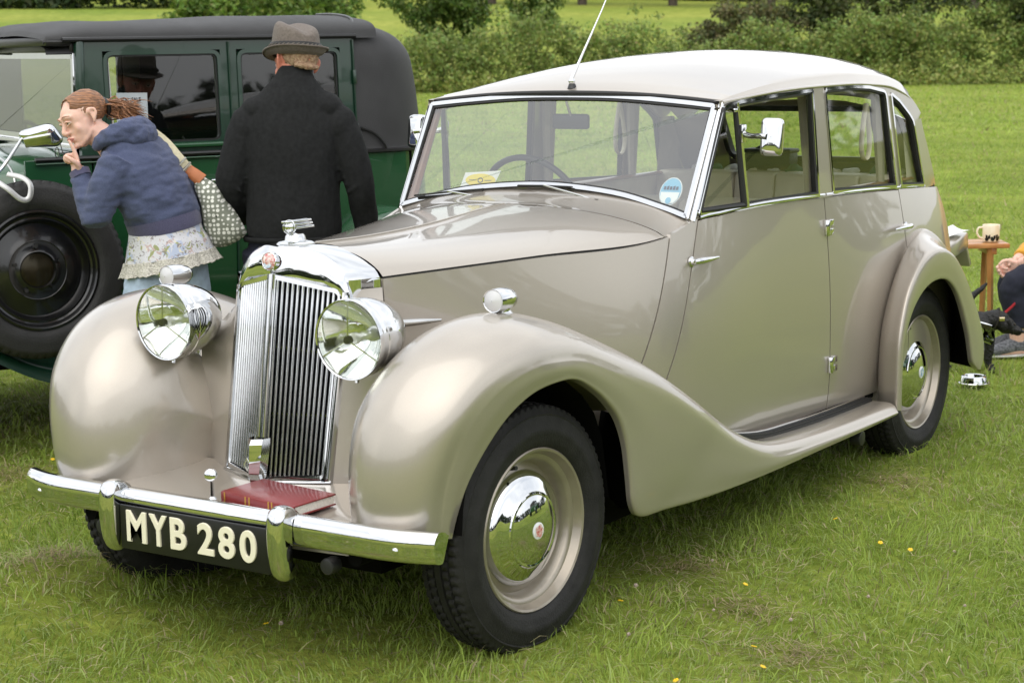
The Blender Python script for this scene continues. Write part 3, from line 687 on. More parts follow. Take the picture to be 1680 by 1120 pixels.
# ---- lamps
LENS = glass('lamp lens', (0.95, 0.97, 0.95), 1.0); REFL = mat('lamp reflector', (0.86, 0.87, 0.86), 0.06, 1.0)
BULB = mat('frosted bulb', (0.7, 0.7, 0.68), 0.15, trans=0.6)
def headlamp(sx):
    ax = Vector((sx*.03, -1, -.02)); M = frame_at((sx*.329, -.292, .883), ax, (1, 0, 0))
    r = .106
    LS = .82
    body = [(r*.965, .004), (r*1.0, .006), (r*1.015, -.002), (r*1.012, -.014), (r*.985, -.022), (r*.99, -.035), (r*.97, -.07), (r*.93, -.105), (r*.85, -.14), (r*.72, -.175), (r*.53, -.205), (r*.30, -.224), (.002, -.232)]
    body = [(a_, b_ if b_ > -.03 else -.03+(b_+.03)*LS) for a_, b_ in body]
    hl = MB().lathe(body, 56, M).build('headlamp', CHROME, car, angle=30)
    MB().lathe([(r*.965, .003), (r*.9, .007), (r*.6, .014), (r*.3, .0175), (.001, .019)], 48, M).build('headlamp_lens', LENS, hl, angle=None)
    MB().lathe([(r*.965*q, -.085*(1-q*q)) for q in (1, .95, .88, .8, .7, .6, .5, .4, .3, .2, .1)], 48, M).build('reflector', REFL, hl, angle=None)
    for a in (PI/2, PI/2+2*PI/3, PI/2+4*PI/3):
        MB().tube([tuple(M @ Vector((r*.95*math.cos(a), r*.95*math.sin(a), .0))), tuple(M @ Vector((.012*math.cos(a), .012*math.sin(a), .006)))], (.0028, .002), 6).build('lamp_strut', CHROME2, hl)
    MB().lathe([(.010, .012), (.012, .006), (.012, -.002), (.002, -.003)], 16, M, cap0=True).build('bulb_shield', BLACK, hl)
    MB().lathe([(.012, -.088), (.014, -.06), (.012, -.04), (.017, -.03), (.017, -.012), (.009, -.002), (.001, 0)], 18, M).build('bulb', BULB, hl)
    p = M @ Vector((0, -r*.95, -.03))
    MB().tube([p, p+Vector((0, -.004, -.018))], .006, 8).build('rim_clip', CHROME, hl)
    MB().tube([tuple(M @ Vector((r*.985*math.cos(t), r*.985*math.sin(t), -.036))) for t in np.linspace(0, 2*PI, 49)], .0016, 5, cap=False).build('lamp_bead', CHROME2, hl)
    MB().tube([(sx*.335, -.125, .825), (sx*.350, -.110, .80), (sx*.372, -.095, .762)], [(.020, .030), (.022, .032), (.032, .045)], 18, k=3).build('lamp_pedestal', CHROME, hl)
headlamp(1); headlamp(-1)
SLENS = mat('ribbed lamp glass', (0.62, 0.62, 0.63), 0.3, 0.2, bump=0.15, bscale=900)
for sx in (1, -1):
    M = frame_at((sx*.590, -.005, .966), (sx*.02, -1, 0.02), (1, 0, 0)); r = .031
    s_ = MB().lathe([(r*.93, .002), (r, .003), (r*1.03, -.006), (r*1.05, -.03), (r*1.0, -.055), (r*.85, -.078), (r*.5, -.095), (.001, -.101)], 28, M).build('side_lamp', CHROME, car, angle=40)
    MB().lathe([(r*.94, .001), (r*.5, .007), (.001, .009)], 24, M).build('side_lamp_lens', SLENS, s_, angle=None)
    MB().tube([(sx*.590, .045, .945), (sx*.590, .047, .932), (sx*.590, .05, .912)], [(.014, .024), (.013, .022), (.024, .04)], 16, k=3).build('lamp_foot', CHROME, s_)

# ---- apron, bumper, plate
rows = []
for x in np.linspace(-.655, .655, 25):
    s = abs(x); yb = -.245-.055*max(0, 1-s/.2) if s < .2 else -.245+.0*s
    yb = -.30+.09*min(1, s/.2) if s < .2 else -.21
    rows.append([(x, yb+.05, .475-.05*max(0, s-.3)), (x, yb, .466-.05*max(0, s-.3)), (x, -.35, .452-.05*max(0, s-.35)), (x, -.44+.05*(s/.72)**2, .438-.03*max(0, s-.35)), (x, -.475+.07*(s/.72)**2, .425-.02*s), (x, -.49+.08*(s/.72)**2, .36)])
MB().grid(loft(np.array(rows), 1, 4), flip=True).build('front_apron', PAINT, car, angle=60)
bx = np.linspace(-.722, .722, 61)
def byz(x):
    s = abs(x)/.748
    return -.512+.035*s**2+.050*max(0, (s-.72)/.28)**2.2, 0
bsec = [(.030, .446), (.012, .458), (-.008, .4615), (-.018, .458), (-.028, .446), (-.032, .432), (-.031, .415), (-.030, .40), (-.026, .388), (-.016, .381), (.0, .380), (.006, .386)]
rows = []
for x in bx:
    y0, _ = byz(x); drop = .012*(abs(x)/.748)**2+.006
    e = 1-.10*max(0, (abs(x)/.748-.96)/.04)
    rows.append([(x, y0+a, .42+(z-.42)*e-drop+.012) for a, z in bsec])
G = cr(np.swapaxes(np.array(rows), 0, 1), 3); G = np.swapaxes(G, 0, 1)
Bm = MB().grid(G, flip=True); n_ = G.shape[1]
Bm.f.append(tuple(range(n_))); Bm.f.append(tuple((G.shape[0]-1)*n_+j for j in range(n_-1, -1, -1))); Bm.mi += [0, 0]
bumper = Bm.build('front_bumper', CHROME, car, angle=42)
for sx in (1, -1):
    x = sx*.628; y0, _ = byz(x)
    MB().ball((x, y0-.030, .410), (.0095, .006, .0095), 14, 8).build('bumper_bolt', CHROME, bumper)
    # overrider
    rows = []
    path = [(-.500, .468), (-.530, .486), (-.560, .486), (-.578, .468), (-.584, .43), (-.584, .39), (-.580, .35), (-.570, .315), (-.548, .298), (-.52, .30)]
    P_ = cr(np.array(path), 3)
    wd = np.interp(np.linspace(0, 1, len(P_)), [0, .15, .35, .6, .85, 1], [.024, .025, .028, .027, .024, .018])
    for (yy_, zz_), w_ in zip(P_, wd):
        a = []
        for t, q in ((-1, .045), (-1, .012), (-.86, .003), (-.5, -.003), (0, -.005), (.5, -.003), (.86, .003), (1, .012), (1, .045)):
            cy, cz = -.515, .41; d = np.array((cy-yy_, (cz-zz_)*.45)); d /= np.linalg.norm(d)+1e-9
            a.append((sx*.297+w_*t, yy_+d[0]*q, zz_+d[1]*q))
        rows.append(a)
    MB().grid(np.array(rows), flip=True).build('overrider', CHROME, bumper, angle=40)
    MB().tube([(sx*.47, -.47, .36), (sx*.47, -.30, .36)], .022, 12).build('bumper_bracket', WELL, bumper)
    MB().tube([(sx*.40, -.50, .335), (sx*.40, -.46, .335)], .022, 12).build('bracket_plug', DARKPL, bumper, bevel=.004)
PLATE = mat('number plate black', (0.010, 0.010, 0.010), 0.32); CREAM = mat('cream plate digits', srgb(236, 230, 205), 0.35, coat=0.3)
Bm = MB(); Bm.box((-.268, -.556, .306), (.262, -.549, .428)); plate = Bm.build('number_plate', PLATE, bumper, bevel=.004)
chars = [('M', -.204), ('Y', -.124), ('B', -.052), ('2', .045), ('8', .118), ('0', .192)]
for ch, xc in chars:
    me = text_mesh(ch, .118, .002, .0022, .0012); c_ = co_of(me)
    w_ = c_[:, 0].max()-c_[:, 0].min(); h_ = c_[:, 1].max()-c_[:, 1].min(); tw_ = .072 if ch == 'M' else (.064 if ch == 'Y' else .056)
    c_[:, 0] = (c_[:, 0]-(c_[:, 0].max()+c_[:, 0].min())/2)*tw_/w_; c_[:, 1] = (c_[:, 1]-(c_[:, 1].max()+c_[:, 1].min())/2)*.086/h_
    set_co(me, np.stack([xc+c_[:, 0], -.5585-c_[:, 2], .3735+c_[:, 1]], 1))
    link('plate_character', me, CREAM, plate, angle=40)
# badge-bar post left of the grille foot
MB().lathe([(.016, 0), (.012, .004), (.006, .010), (.005, .05), (.007, .054)], 14, Matrix.Translation((-.05, -.425, .438))).build('badge_post', CHROME, car)
MB().lathe([(.0165, -.006), (.018, 0), (.0165, .006), (.012, .008), (.001, .0085)], 22, frame_at((-.05, -.428, .507), (.35, -1, .2)), cap0=True).build('post_badge', CHROME, car)
# rear bumper
rows = []
for x in np.linspace(-.74, .74, 41):
    s = abs(x)/.74; y0 = 3.60-.06*s**2-.10*max(0, (s-.75)/.25)**2
    rows.append([(x, y0-a, z-.015) for a, z in bsec])
MB().grid(np.array(rows), flip=False).build('rear_bumper', CHROME, car, angle=42)
for sx in (1, -1): MB().tube([(sx*.42, 3.35, .38), (sx*.42, 3.58, .40)], .02, 8).build('bumper_bracket', WELL, car)

# ---- door furniture
for sx in (1, -1):
    fd = front_doors[0 if sx > 0 else 1]; rd = rear_doors[0 if sx > 0 else 1]
    def handle(y, z, L, par, dirn):
        x = float(side_x(y, z))
        MB().lathe([(.017, 0), (.017, .004), (.012, .007), (.009, .018)], 18, frame_at((sx*x, y, z), (sx, 0, .03), (0, 1, 0))).build('handle_boss', CHROME, par)
        MB().tube([(sx*(x+.020), y-.012*dirn, z+.002), (sx*(x+.026), y+.005*dirn, z+.002), (sx*(x+.030), y+L*.4*dirn, z+.002), (sx*(x+.028), y+L*dirn, z+.002)], [(.008, .007), (.011, .009), (.010, .008), (.004, .003)], 12, k=4).build('door_handle', CHROME, par)
    handle(1.083, .955, .135, fd, 1); handle(2.735, .919, .165, rd, -1)
    for z in (.975, .487):
        x = float(side_x(2.05, z))
        MB().tube([(sx*(x+.006), 2.040, z-.028), (sx*(x+.006), 2.040, z+.028)], .012, 12).build('door_hinge', CHROME, fd, bevel=.002)
        MB().box((min(sx*x, sx*(x+.008)), 2.054, z-.027), (max(sx*x, sx*(x+.009)), 2.095, z-.005)).build('door_hinge', CHROME, fd, bevel=.002)
        MB().box((min(sx*x, sx*(x+.008)), 2.054, z+.005), (max(sx*x, sx*(x+.009)), 2.095, z+.027)).build('door_hinge', CHROME, fd, bevel=.002)
    # bonnet side handle
    x = float(side_x(-.02, .885))
    MB().tube([(sx*(float(side_x(.0, .88))+.018), -.005, .884), (sx*(float(side_x(.06, .88))+.020), .06, .882), (sx*(float(side_x(.13, .88))+.016), .13, .879)], [(.011, .009), (.009, .008), (.004, .003)], 10, k=4).build('bonnet_handle', CHROME2, car)
    MB().ball((sx*(float(side_x(-.03, .885))+.008), -.028, .886), .007, 10, 8).build('bonnet_stud', CHROME2, car)
    # door mirror on the quarter light post
    M = frame_at((sx*.704, 1.435, 1.325), (-.25*sx, 1, -.13), (1, 0, 0))
    rr = rounded([(-.036, -.060), (.036, -.060), (.036, .060), (-.036, .060)], .018, 5)
    G = []
    for d, s_ in ((.004, .9), (.0, 1.0), (-.018, 1.0), (-.026, .93), (-.030, .75), (-.032, .40), (-.0325, .02)):
        G.append([tuple(M @ Vector((p[0]*s_, p[1]*s_, d))) for p in rr])
    mo = MB().grid(np.array(G), closev=True).build('door_mirror', CHROME, fd, angle=50)
    Bm = MB(); fill(Bm, rr*.93, .004, lambda p, q, d: tuple(M @ Vector((p, q, d)))); Bm.build('mirror_glass', mat('mirror glass', (0.8, 0.8, 0.8), 0.02, 1.0), mo)
    MB().tube([(sx*.592, 1.44, 1.335), (sx*.63, 1.428, 1.328), (sx*.672, 1.405, 1.33), (sx*.700, 1.40, 1.328)], [.012, .009, .009, .010], 10, k=4).build('mirror_arm', CHROME, mo)
    MB().box((min(sx*.585, sx*.602), 1.425, 1.305), (max(sx*.585, sx*.602), 1.455, 1.365)).build('mirror_clamp', CHROME, mo, bevel=.004)
# ---- aerial and wipers
ae = MB().tube([(0, 1.352, 1.482), (0, 1.352, 1.498)], [.017, .011], 14).build('aerial', DARKPL, car)
MB().ball((0, 1.350, 1.506), .012, 14, 10).build('aerial_knuckle', CHROME, ae)
MB().tube([(0, 1.348, 1.512), (.018, 1.395, 1.60), (.048, 1.47, 1.74), (.09, 1.57, 1.95)], [.006, .0038, .0026, .0018], 8).build('aerial_mast', CHROME, ae)
def ws_pt(x, z, d): return fw(x, z, d)
for xp, zp, bl in ((-.200, 1.112, ((-.500, 1.113), (-.225, 1.142))), (.236, 1.118, ((-.090, 1.157), (.120, 1.158)))):
    piv = np.array((xp, ws_y(zp)-.032, zp+.010))
    wo = MB().tube([piv-(0, .004, .016), piv+(0, 0, .008)], [.009, .008], 10).build('wiper', BLACK, car)
    tip = np.array(ws_pt(*((np.array(bl[0])+np.array(bl[1]))/2), .032))
    MB().tube([piv, piv*.7+tip*.3+(0, -.001, .003), tip], [(.005, .004), (.004, .003), (.003, .002)], 8).build('wiper_arm', CHROME2, wo)
    MB().tube([ws_pt(*bl[0], .022), ws_pt(*((np.array(bl[0])+np.array(bl[1]))/2), .026), ws_pt(*bl[1], .022)], (.0035, .007), 6).build('wiper_blade', BLACK, wo)

# ---- interior
def cushion(name, lo, hi, r, m, par=car, n=8):
    Bm = MB(); Bm.box(lo, hi); o = Bm.build(name, m, par, bevel=r); return o
MB().box((-.55, .95, .30), (.55, 3.0, .33)).build('cabin_floor', CARPET, car)
for x0 in (-.52, -.005):
    me = MB().box((x0, 1.70, .50), (x0+.515, 2.10, .68)).mesh('c'); link('front_seat', modmesh(me, .05, seg=4), TRIM, car, angle=60)
    V = MB(); V.box((x0, 1.98, .60), (x0+.515, 2.10, 1.06)); me = V.mesh('b'); c_ = co_of(me); c_[:, 1] += (c_[:, 2]-.6)*.2; set_co(me, c_)
    link('front_seat_back', modmesh(me, .045, seg=4), TRIM, car, angle=60)
me = MB().box((-.56, 2.52, .45), (.56, 3.0, .72)).mesh('c'); link('rear_seat', modmesh(me, .05, seg=4), TRIM, car, angle=60)
nfl = 6
for i in range(nfl):
    x0 = -.55+1.10*i/nfl; V = MB(); V.box((x0+.0008, 2.84, .66), (x0+1.10/nfl-.0008, 2.98, 1.095)); me = V.mesh('b'); c_ = co_of(me); c_[:, 1] += (c_[:, 2]-.66)*.16; set_co(me, c_)
    link('rear_seat_pleat', modmesh(me, .016, seg=3), TRIM, car, angle=60)
MB().box((-.53, 2.98, 1.06), (.53, 3.17, 1.085)).build('parcel_shelf', TRIM, car)
CLW = mat('white cloth', (0.75, 0.75, 0.72), 0.8, var=0.1, vscale=40); CLG = mat('green cloth', srgb(70, 104, 84), 0.85, var=0.2, vscale=30)
BAGM = mat('black nylon', (0.02, 0.021, 0.024), 0.5, bump=0.4, bscale=90)
for i in range(11):
    x = -.42+.088*i+random.uniform(-.02, .02); m_ = (CLW, CLG, CLW, TRIM)[i % 4]
    me = MB().ball((x, 3.06, 1.095), (random.uniform(.03, .05), .035, random.uniform(.014, .03)), 12, 8).mesh('r'); c_ = co_of(me)
    for j in range(len(c_)):
        c_[j] += np.array(noise.noise_vector(Vector(c_[j]*28)))*.014
    set_co(me, c_); link('shelf_cloth', me, m_, car, angle=60)
for sx in (1, -1):     # rear side trim, grab straps
    G = np.array([[(sx*(float(gx(y, z))-.035), y, z) for y in np.linspace(2.93, min(3.09, float(ytail(z))-.06), 5)] for z in np.linspace(.95, 1.30, 8)])
    MB().grid(G).build('quarter_trim', LINING, car)
    for y in (2.58,):
        t = np.linspace(0, 2*PI, 33)
        MB().tube([(sx*.535, y+.040*math.sin(q)*(1-.72*math.cos(q))*.8, 1.285+.105*math.cos(q)) for q in t], (.010, .003), 6, cap=False, up=(1, 0, 0)).build('grab_strap', TRIM, car)
    G = np.array([[(sx*(float(side_x(y, z))-.05), y, z) for y in np.linspace(1.1, 3.0, 12)] for z in (.33, .6, .9, 1.075)])
    MB().grid(G).build('door_trim', TRIM, car)
    MB().tube([(sx*.545, y, 1.083) for y in (1.2, 1.7, 2.3, 2.98)], (.028, .008), 8, up=(1, 0, 0)).build('door_capping', WOODTRIM, car)
    for y in (2.055, 2.70):
        MB().tube([(sx*.548, y, 1.08), (sx*.535, y-.01, 1.45)], (.016, .032), 8, up=(1, 0, 0)).build('inner_pillar', LINING, car)
MB().box((-.54, 1.165, 1.02), (.54, 1.30, 1.085)).build('dashboard', WOODTRIM, car, bevel=.02)
MB().grid(np.array([[(x, y, 1.09+.05*(1-(x/.55)**2)*(1.30-y)/.13) for y in (1.17, 1.24, 1.30)] for x in np.linspace(-.54, .54, 15)])).build('dash_top', LINING, car)
Ms = frame_at((-.31, 1.60, 1.055), (0, -1, .42), (1, 0, 0))
Ms = frame_at((-.30, 1.57, 1.045), (0, .93, .36), (1, 0, 0))
sw = MB().tube([tuple(Ms @ Vector((.205*math.cos(t), .205*math.sin(t), 0))) for t in np.linspace(0, 2*PI, 61)], .0115, 10, cap=False).build('steering_wheel', DARKPL, car)
for a in (PI/2, PI/2+2.1, PI/2-2.1):
    MB().tube([tuple(Ms @ Vector((0, 0, -.02))), tuple(Ms @ Vector((.2*math.cos(a), .2*math.sin(a), 0)))], .006, 6).build('wheel_spoke', DARKPL, sw)
MB().tube([tuple(Ms @ Vector((0, 0, 0))), (-.30, 1.25, .92)], .022, 10).build('steering_column', DARKPL, sw)
mi = MB(); mi.box((-.125, 1.415, 1.342), (.022, 1.435, 1.394)); mi = mi.build('cabin_mirror', DARKPL, car, bevel=.012)
MB().tube([(-.05, 1.42, 1.39), (-.045, 1.38, 1.452)], .005, 8).build('mirror_stalk', CHROME2, mi)
# ---- open boot lid
def oriented(name, c, ax, ay, az, size, m, par, bev):
    Bm = MB(); M = Matrix((Vector(ax).normalized(), Vector(ay).normalized(), Vector(az).normalized())).transposed().to_4x4(); M.translation = Vector(c)
    Bm.box((-size[0]/2, -size[1]/2, -size[2]/2), (size[0]/2, size[1]/2, size[2]/2), M=M); return Bm.build(name, m, par, bevel=bev)
q = Vector((0, 1, .17)).normalized(); nq = Vector((0, -.17, 1)).normalized()
lid = oriented('boot_lid', (0, 3.66, .725), (1, 0, 0), q, nq, (.98, .36, .075), PAINT, car, .012)
oriented('boot_lid_lip', (0, 3.875, .690), (1, 0, 0), Vector((0, .55, -1)), Vector((0, 1, .55)), (.95, .13, .02), PAINT, lid, .005)
# ================================================================== GROUND, GRASS, HEDGES, TREES
FH = np.array((math.sin(YAW), math.cos(YAW))); RH = np.array((math.cos(YAW), -math.sin(YAW))); CP = np.array(CAM[:2])
GZ = 0.035
def ground_z(x, y):
    x = np.asarray(x, float); y = np.asarray(y, float)
    d = (x-CP[0])*FH[0]+(y-CP[1])*FH[1]; l = (x-CP[0])*RH[0]+(y-CP[1])*RH[1]
    t = np.clip(d-66, 0, None)
    rise = .0565*np.where(t < 20, t*t/40, np.clip(t, 0, 160)-10)*np.clip(1-np.where(l > 0, .006, .0032)*l, .6, 1.5)
    r = np.hypot(x, y)
    near = .012*np.sin(x*1.3+.4)*np.sin(y*1.1)+.02*np.sin(x*.31+1)*np.sin(y*.27+2)*np.clip((r-3)/6, 0, 1)
    bump = .125*np.exp(-((x+.74)**2+(y+.36)**2)/.10)
    return GZ+bump+near*np.clip(r/4, .3, 1)+rise
def loc(d, l):           # ground point at distance d ahead of the viewpoint's foot, l to its right
    p = CP+FH*d+RH*l; return p
def spread(d0, d1, n0, step=1.18):
    ds = [0.0]
    return ds
gx_ = np.concatenate([-np.geomspace(10, 900, 34)[::-1], np.linspace(-9.5, 9.5, 64), np.geomspace(10, 900, 34)])
gy_ = np.concatenate([-np.geomspace(10, 900, 34)[::-1], np.linspace(-9.5, 9.5, 64), np.geomspace(10, 900, 60)])
X_, Y_ = np.meshgrid(gx_, gy_, indexing='ij')
def ground_mat():
    m = bpy.data.materials.new('field turf'); m.use_nodes = True; t = m.node_tree; b = t.nodes['Principled BSDF']
    b.inputs['Roughness'].default_value = 0.95; b.inputs['Specular IOR Level'].default_value = 0.15
    co = t.nodes.new('ShaderNodeTexCoord')
    def noise_(sc, de, rough=0.6, dist=0.0):
        n = t.nodes.new('ShaderNodeTexNoise'); n.inputs['Scale'].default_value = sc; n.inputs['Detail'].default_value = de; n.inputs['Roughness'].default_value = rough; n.inputs['Distortion'].default_value = dist
        t.links.new(co.outputs['Object'], n.inputs['Vector']); return n
    a = noise_(1.6, 8, .7); c = noise_(.07, 4); e = noise_(24, 6, .75)
    r = t.nodes.new('ShaderNodeValToRGB'); r.color_ramp.elements[0].position = .33; r.color_ramp.elements[0].color = (.15, .205, .028, 1); r.color_ramp.elements[1].position = .68; r.color_ramp.elements[1].color = (.34, .39, .09, 1)
    t.links.new(a.outputs['Fac'], r.inputs['Fac'])
    r2 = t.nodes.new('ShaderNodeValToRGB'); r2.color_ramp.elements[0].position = .35; r2.color_ramp.elements[0].color = (.72, .85, .62, 1); r2.color_ramp.elements[1].position = .66; r2.color_ramp.elements[1].color = (1.15, 1.10, 1.05, 1)
    t.links.new(c.outputs['Fac'], r2.inputs['Fac'])
    mu = t.nodes.new('ShaderNodeMix'); mu.data_type = 'RGBA'; mu.blend_type = 'MULTIPLY'; mu.inputs['Factor'].default_value = 1
    t.links.new(r.outputs['Color'], mu.inputs['A']); t.links.new(r2.outputs['Color'], mu.inputs['B'])
    r3 = t.nodes.new('ShaderNodeValToRGB'); r3.color_ramp.elements[0].position = .3; r3.color_ramp.elements[0].color = (.55, .5, .45, 1); r3.color_ramp.elements[1].position = .7; r3.color_ramp.elements[1].color = (1.35, 1.3, 1.2, 1)
    t.links.new(e.outputs['Fac'], r3.inputs['Fac'])
    m2 = t.nodes.new('ShaderNodeMix'); m2.data_type = 'RGBA'; m2.blend_type = 'MULTIPLY'; m2.inputs['Factor'].default_value = 1
    t.links.new(mu.outputs['Result'], m2.inputs['A']); t.links.new(r3.outputs['Color'], m2.inputs['B'])
    t.links.new(m2.outputs['Result'], b.inputs['Base Color'])
    bp = t.nodes.new('ShaderNodeBump'); bp.inputs['Strength'].default_value = .8; bp.inputs['Distance'].default_value = .03
    t.links.new(e.outputs['Fac'], bp.inputs['Height']); t.links.new(bp.outputs['Normal'], b.inputs['Normal'])
    return m
gr = MB().grid(np.stack([X_, Y_, ground_z(X_, Y_)], 2)).build('ground', ground_mat(), angle=None); tag(gr, kind='structure')

def blade_mat(name, transl=0.35, rough=0.55):
    m = bpy.data.materials.new(name); m.use_nodes = True; t = m.node_tree; b = t.nodes['Principled BSDF']
    b.inputs['Roughness'].default_value = rough; b.inputs['Specular IOR Level'].default_value = .3
    at = t.nodes.new('ShaderNodeAttribute'); at.attribute_name = 'tone'
    t.links.new(at.outputs['Color'], b.inputs['Base Color'])
    tr = t.nodes.new('ShaderNodeBsdfTranslucent'); mi = t.nodes.new('ShaderNodeMixShader'); mi.inputs[0].default_value = transl
    t.links.new(at.outputs['Color'], tr.inputs['Color']); o = t.nodes['Material Output']
    t.links.new(b.outputs[0], mi.inputs[1]); t.links.new(tr.outputs[0], mi.inputs[2]); t.links.new(mi.outputs[0], o.inputs['Surface'])
    return m
GRASS = blade_mat('grass blade', .42); LEAF = blade_mat('leaf', .35, .5)
def fast_mesh(name, V, F, tone, m, k):
    """V (n,k,3) vertices per piece, F (f,s) faces of one piece, tone (n,3) colour per piece"""
    n = len(V); F = np.asarray(F); me = bpy.data.meshes.new(name); nf, s = F.shape
    me.vertices.add(n*k); me.vertices.foreach_set('co', V.astype(np.float32).ravel())
    idx = (F[None]+(np.arange(n)*k)[:, None, None]).astype(np.int32).ravel()
    me.loops.add(len(idx)); me.loops.foreach_set('vertex_index', idx)
    me.polygons.add(n*nf); me.polygons.foreach_set('loop_start', (np.arange(n*nf)*s).astype(np.int32))
    try: me.polygons.foreach_set('loop_total', np.full(n*nf, s, np.int32))
    except Exception: pass
    at = me.color_attributes.new('tone', 'FLOAT_COLOR', 'POINT')
    c = np.ones((n, k, 4), np.float32); c[:, :, :3] = tone[:, None, :]
    at.data.foreach_set('color', c.ravel()); me.update(calc_edges=True); me.materials.append(m)
    return me
rng = np.random.default_rng(11)
def vnoise(x, y, s, seed=0):
    """cheap smooth noise 0..1"""
    x = x/s+seed*17.3; y = y/s-seed*9.1; xi = np.floor(x); yi = np.floor(y); fx = x-xi; fy = y-yi; fx = fx*fx*(3-2*fx); fy = fy*fy*(3-2*fy)
    h = lambda a, b: (np.sin(a*127.1+b*311.7+seed)*43758.5453) % 1.0
    return (h(xi, yi)*(1-fx)+h(xi+1, yi)*fx)*(1-fy)+(h(xi, yi+1)*(1-fx)+h(xi+1, yi+1)*fx)*fy
worn_spots = [loc(7.0, -1.9), loc(5.55, .52), loc(5.35, -1.35), loc(7.9, -2.55), loc(6.6, 1.4)]
for q in ((1.05, .55), (-.9, -1.35), (1.35, .25), (.35, -.95), (-2.65, 1.55), (2.0, 2.9)): worn_spots.append(np.array(q))
def grass(name, d0, d1, dens, hgt, wid, kind, margin):
    lmax = .29*d1+margin; n = int(dens*(d1-d0)*2*lmax)
    d = rng.uniform(d0, d1, n); l = rng.uniform(-lmax, lmax, n); k = np.abs(l) < .29*d+margin; d, l = d[k], l[k]
    p = CP[None]+d[:, None]*FH+l[:, None]*RH; x, y = p[:, 0], p[:, 1]
    tuft = vnoise(x, y, .16, 1)*.6+vnoise(x, y, .45, 2)*.4
    worn = np.zeros(len(x))
    for q in worn_spots: worn = np.maximum(worn, np.exp(-(((x-q[0])**2+(y-q[1])**2)/.030)*(.35+1.3*vnoise(x, y, .07, 5))))
    keep = rng.random(len(x)) < (.62+.7*tuft)*(1-.8*worn)
    for wx in (.632, -.632):
        for wy in (0, 2.78): keep &= ~((np.abs(x-wx) < .085) & (np.abs(y-wy) < .13))
    x, y, tuft, worn, d = x[keep], y[keep], tuft[keep], worn[keep], d[keep]; n = len(x)
    z = ground_z(x, y)
    h = hgt*rng.gamma(3.2, 1/3.2, n)*(.55+.9*tuft)*(1-.55*worn); az = rng.uniform(0, 2*PI, n); lean = np.abs(rng.normal(.75, .5, n))*h
    # blades lie over in gusts of common direction
    ga = 9.5*vnoise(x, y, .22, 7)+3*vnoise(x, y, .9, 8); dx = np.cos(az)*lean+.6*h*np.cos(ga); dy = np.sin(az)*lean+.6*h*np.sin(ga)
    wv = wid*rng.uniform(.7, 1.35, n); wx = -np.sin(az+rng.normal(0, .6, n))*wv/2; wy = np.cos(az+rng.normal(0, .6, n))*wv/2
    T = rng.random(n)
    big = vnoise(x, y, 1.7, 3); 
    c0 = np.array((.155, .24, .028)); c1 = np.array((.45, .575, .115)); f = np.clip(.15+.55*T+.55*(tuft-.5)+.6*(big-.5), 0, 1)[:, None]
    tone = c0*(1-f)+c1*f
    dry = (rng.random(n) < .075+.10*np.clip(big-.5, 0, 1)+.75*worn); tone[dry] = np.array((.42, .36, .19))*rng.uniform(.45, 1.25, (dry.sum(), 1))
    pale = rng.random(n) < .16; tone[pale] = tone[pale]*.4+np.array((.36, .42, .17))*.6
    B = np.stack([x, y, z-.004], 1); W = np.stack([wx, wy, 0*wx], 1)
    M1 = B+np.stack([dx*.35, dy*.35, h*.62], 1); Tp = B+np.stack([dx, dy, h*np.clip(1-.28*(lean/h)**2, .35, 1)], 1)
    if kind == 2:
        V = np.stack([B-W, B+W, M1+W*.75, M1-W*.75, Tp], 1); F3 = [(0, 1, 2), (0, 2, 3), (3, 2, 4)]; me = fast_mesh(name, V, F3, tone, GRASS, 5)
    else:
        V = np.stack([B-W, B+W, Tp], 1); me = fast_mesh(name, V, [(0, 1, 2)], tone, GRASS, 3)
    return me
def grass_obj(*a):
    o = bpy.data.objects.new('grass', grass(*a)); COL.objects.link(o); tag(o, kind='stuff'); return o
grass_obj('grass_near', 3.4, 7.2, 8500, .027, .0032, 2, 1.4)
grass_obj('grass_mid', 7.2, 13.0, 3600, .030, .0052, 2, 1.4)
grass_obj('grass_far', 13.0, 30.0, 560, .04, .013, 1, 2)
grass_obj('grass_distant', 30.0, 66.0, 75, .05, .04, 1, 4)

# flattened stems lying over the turf, and clover heads
def thatch(d0, d1, dens):
    lmax = .29*d1+1.2; n = int(dens*(d1-d0)*2*lmax); d = rng.uniform(d0, d1, n); l = rng.uniform(-lmax, lmax, n); k = np.abs(l) < .29*d+1.2; d, l = d[k], l[k]
    p = CP[None]+d[:, None]*FH+l[:, None]*RH; x, y = p[:, 0], p[:, 1]; k = rng.random(len(x)) < .25+.9*vnoise(x, y, .4, 12); x, y = x[k], y[k]; n = len(x)
    z = ground_z(x, y)+rng.uniform(.008, .030, n); az = rng.uniform(0, 2*PI, n); L = rng.uniform(.03, .085, n); w_ = .0012+.0012*rng.random(n)
    D = np.stack([np.cos(az)*L, np.sin(az)*L, rng.normal(0, .010, n)], 1); W = np.stack([-np.sin(az)*w_, np.cos(az)*w_, 0*az], 1); B = np.stack([x, y, z], 1)
    mid = B+D*.5+np.stack([0*x, 0*x, rng.uniform(.002, .012, n)], 1)
    T = rng.random(n)[:, None]; tone = np.where(T < .45, np.array((.50, .44, .25))*rng.uniform(.5, 1.1, (n, 1)), np.array((.34, .42, .13))*rng.uniform(.6, 1.15, (n, 1)))
    V = np.stack([B-W*.6, B+W*.6, mid+W, mid-W, B+D], 1); o = bpy.data.objects.new('grass', fast_mesh('thatch', V, [(0, 1, 2), (0, 2, 3), (3, 2, 4)], tone, GRASS, 5)); COL.objects.link(o); tag(o, kind='stuff')
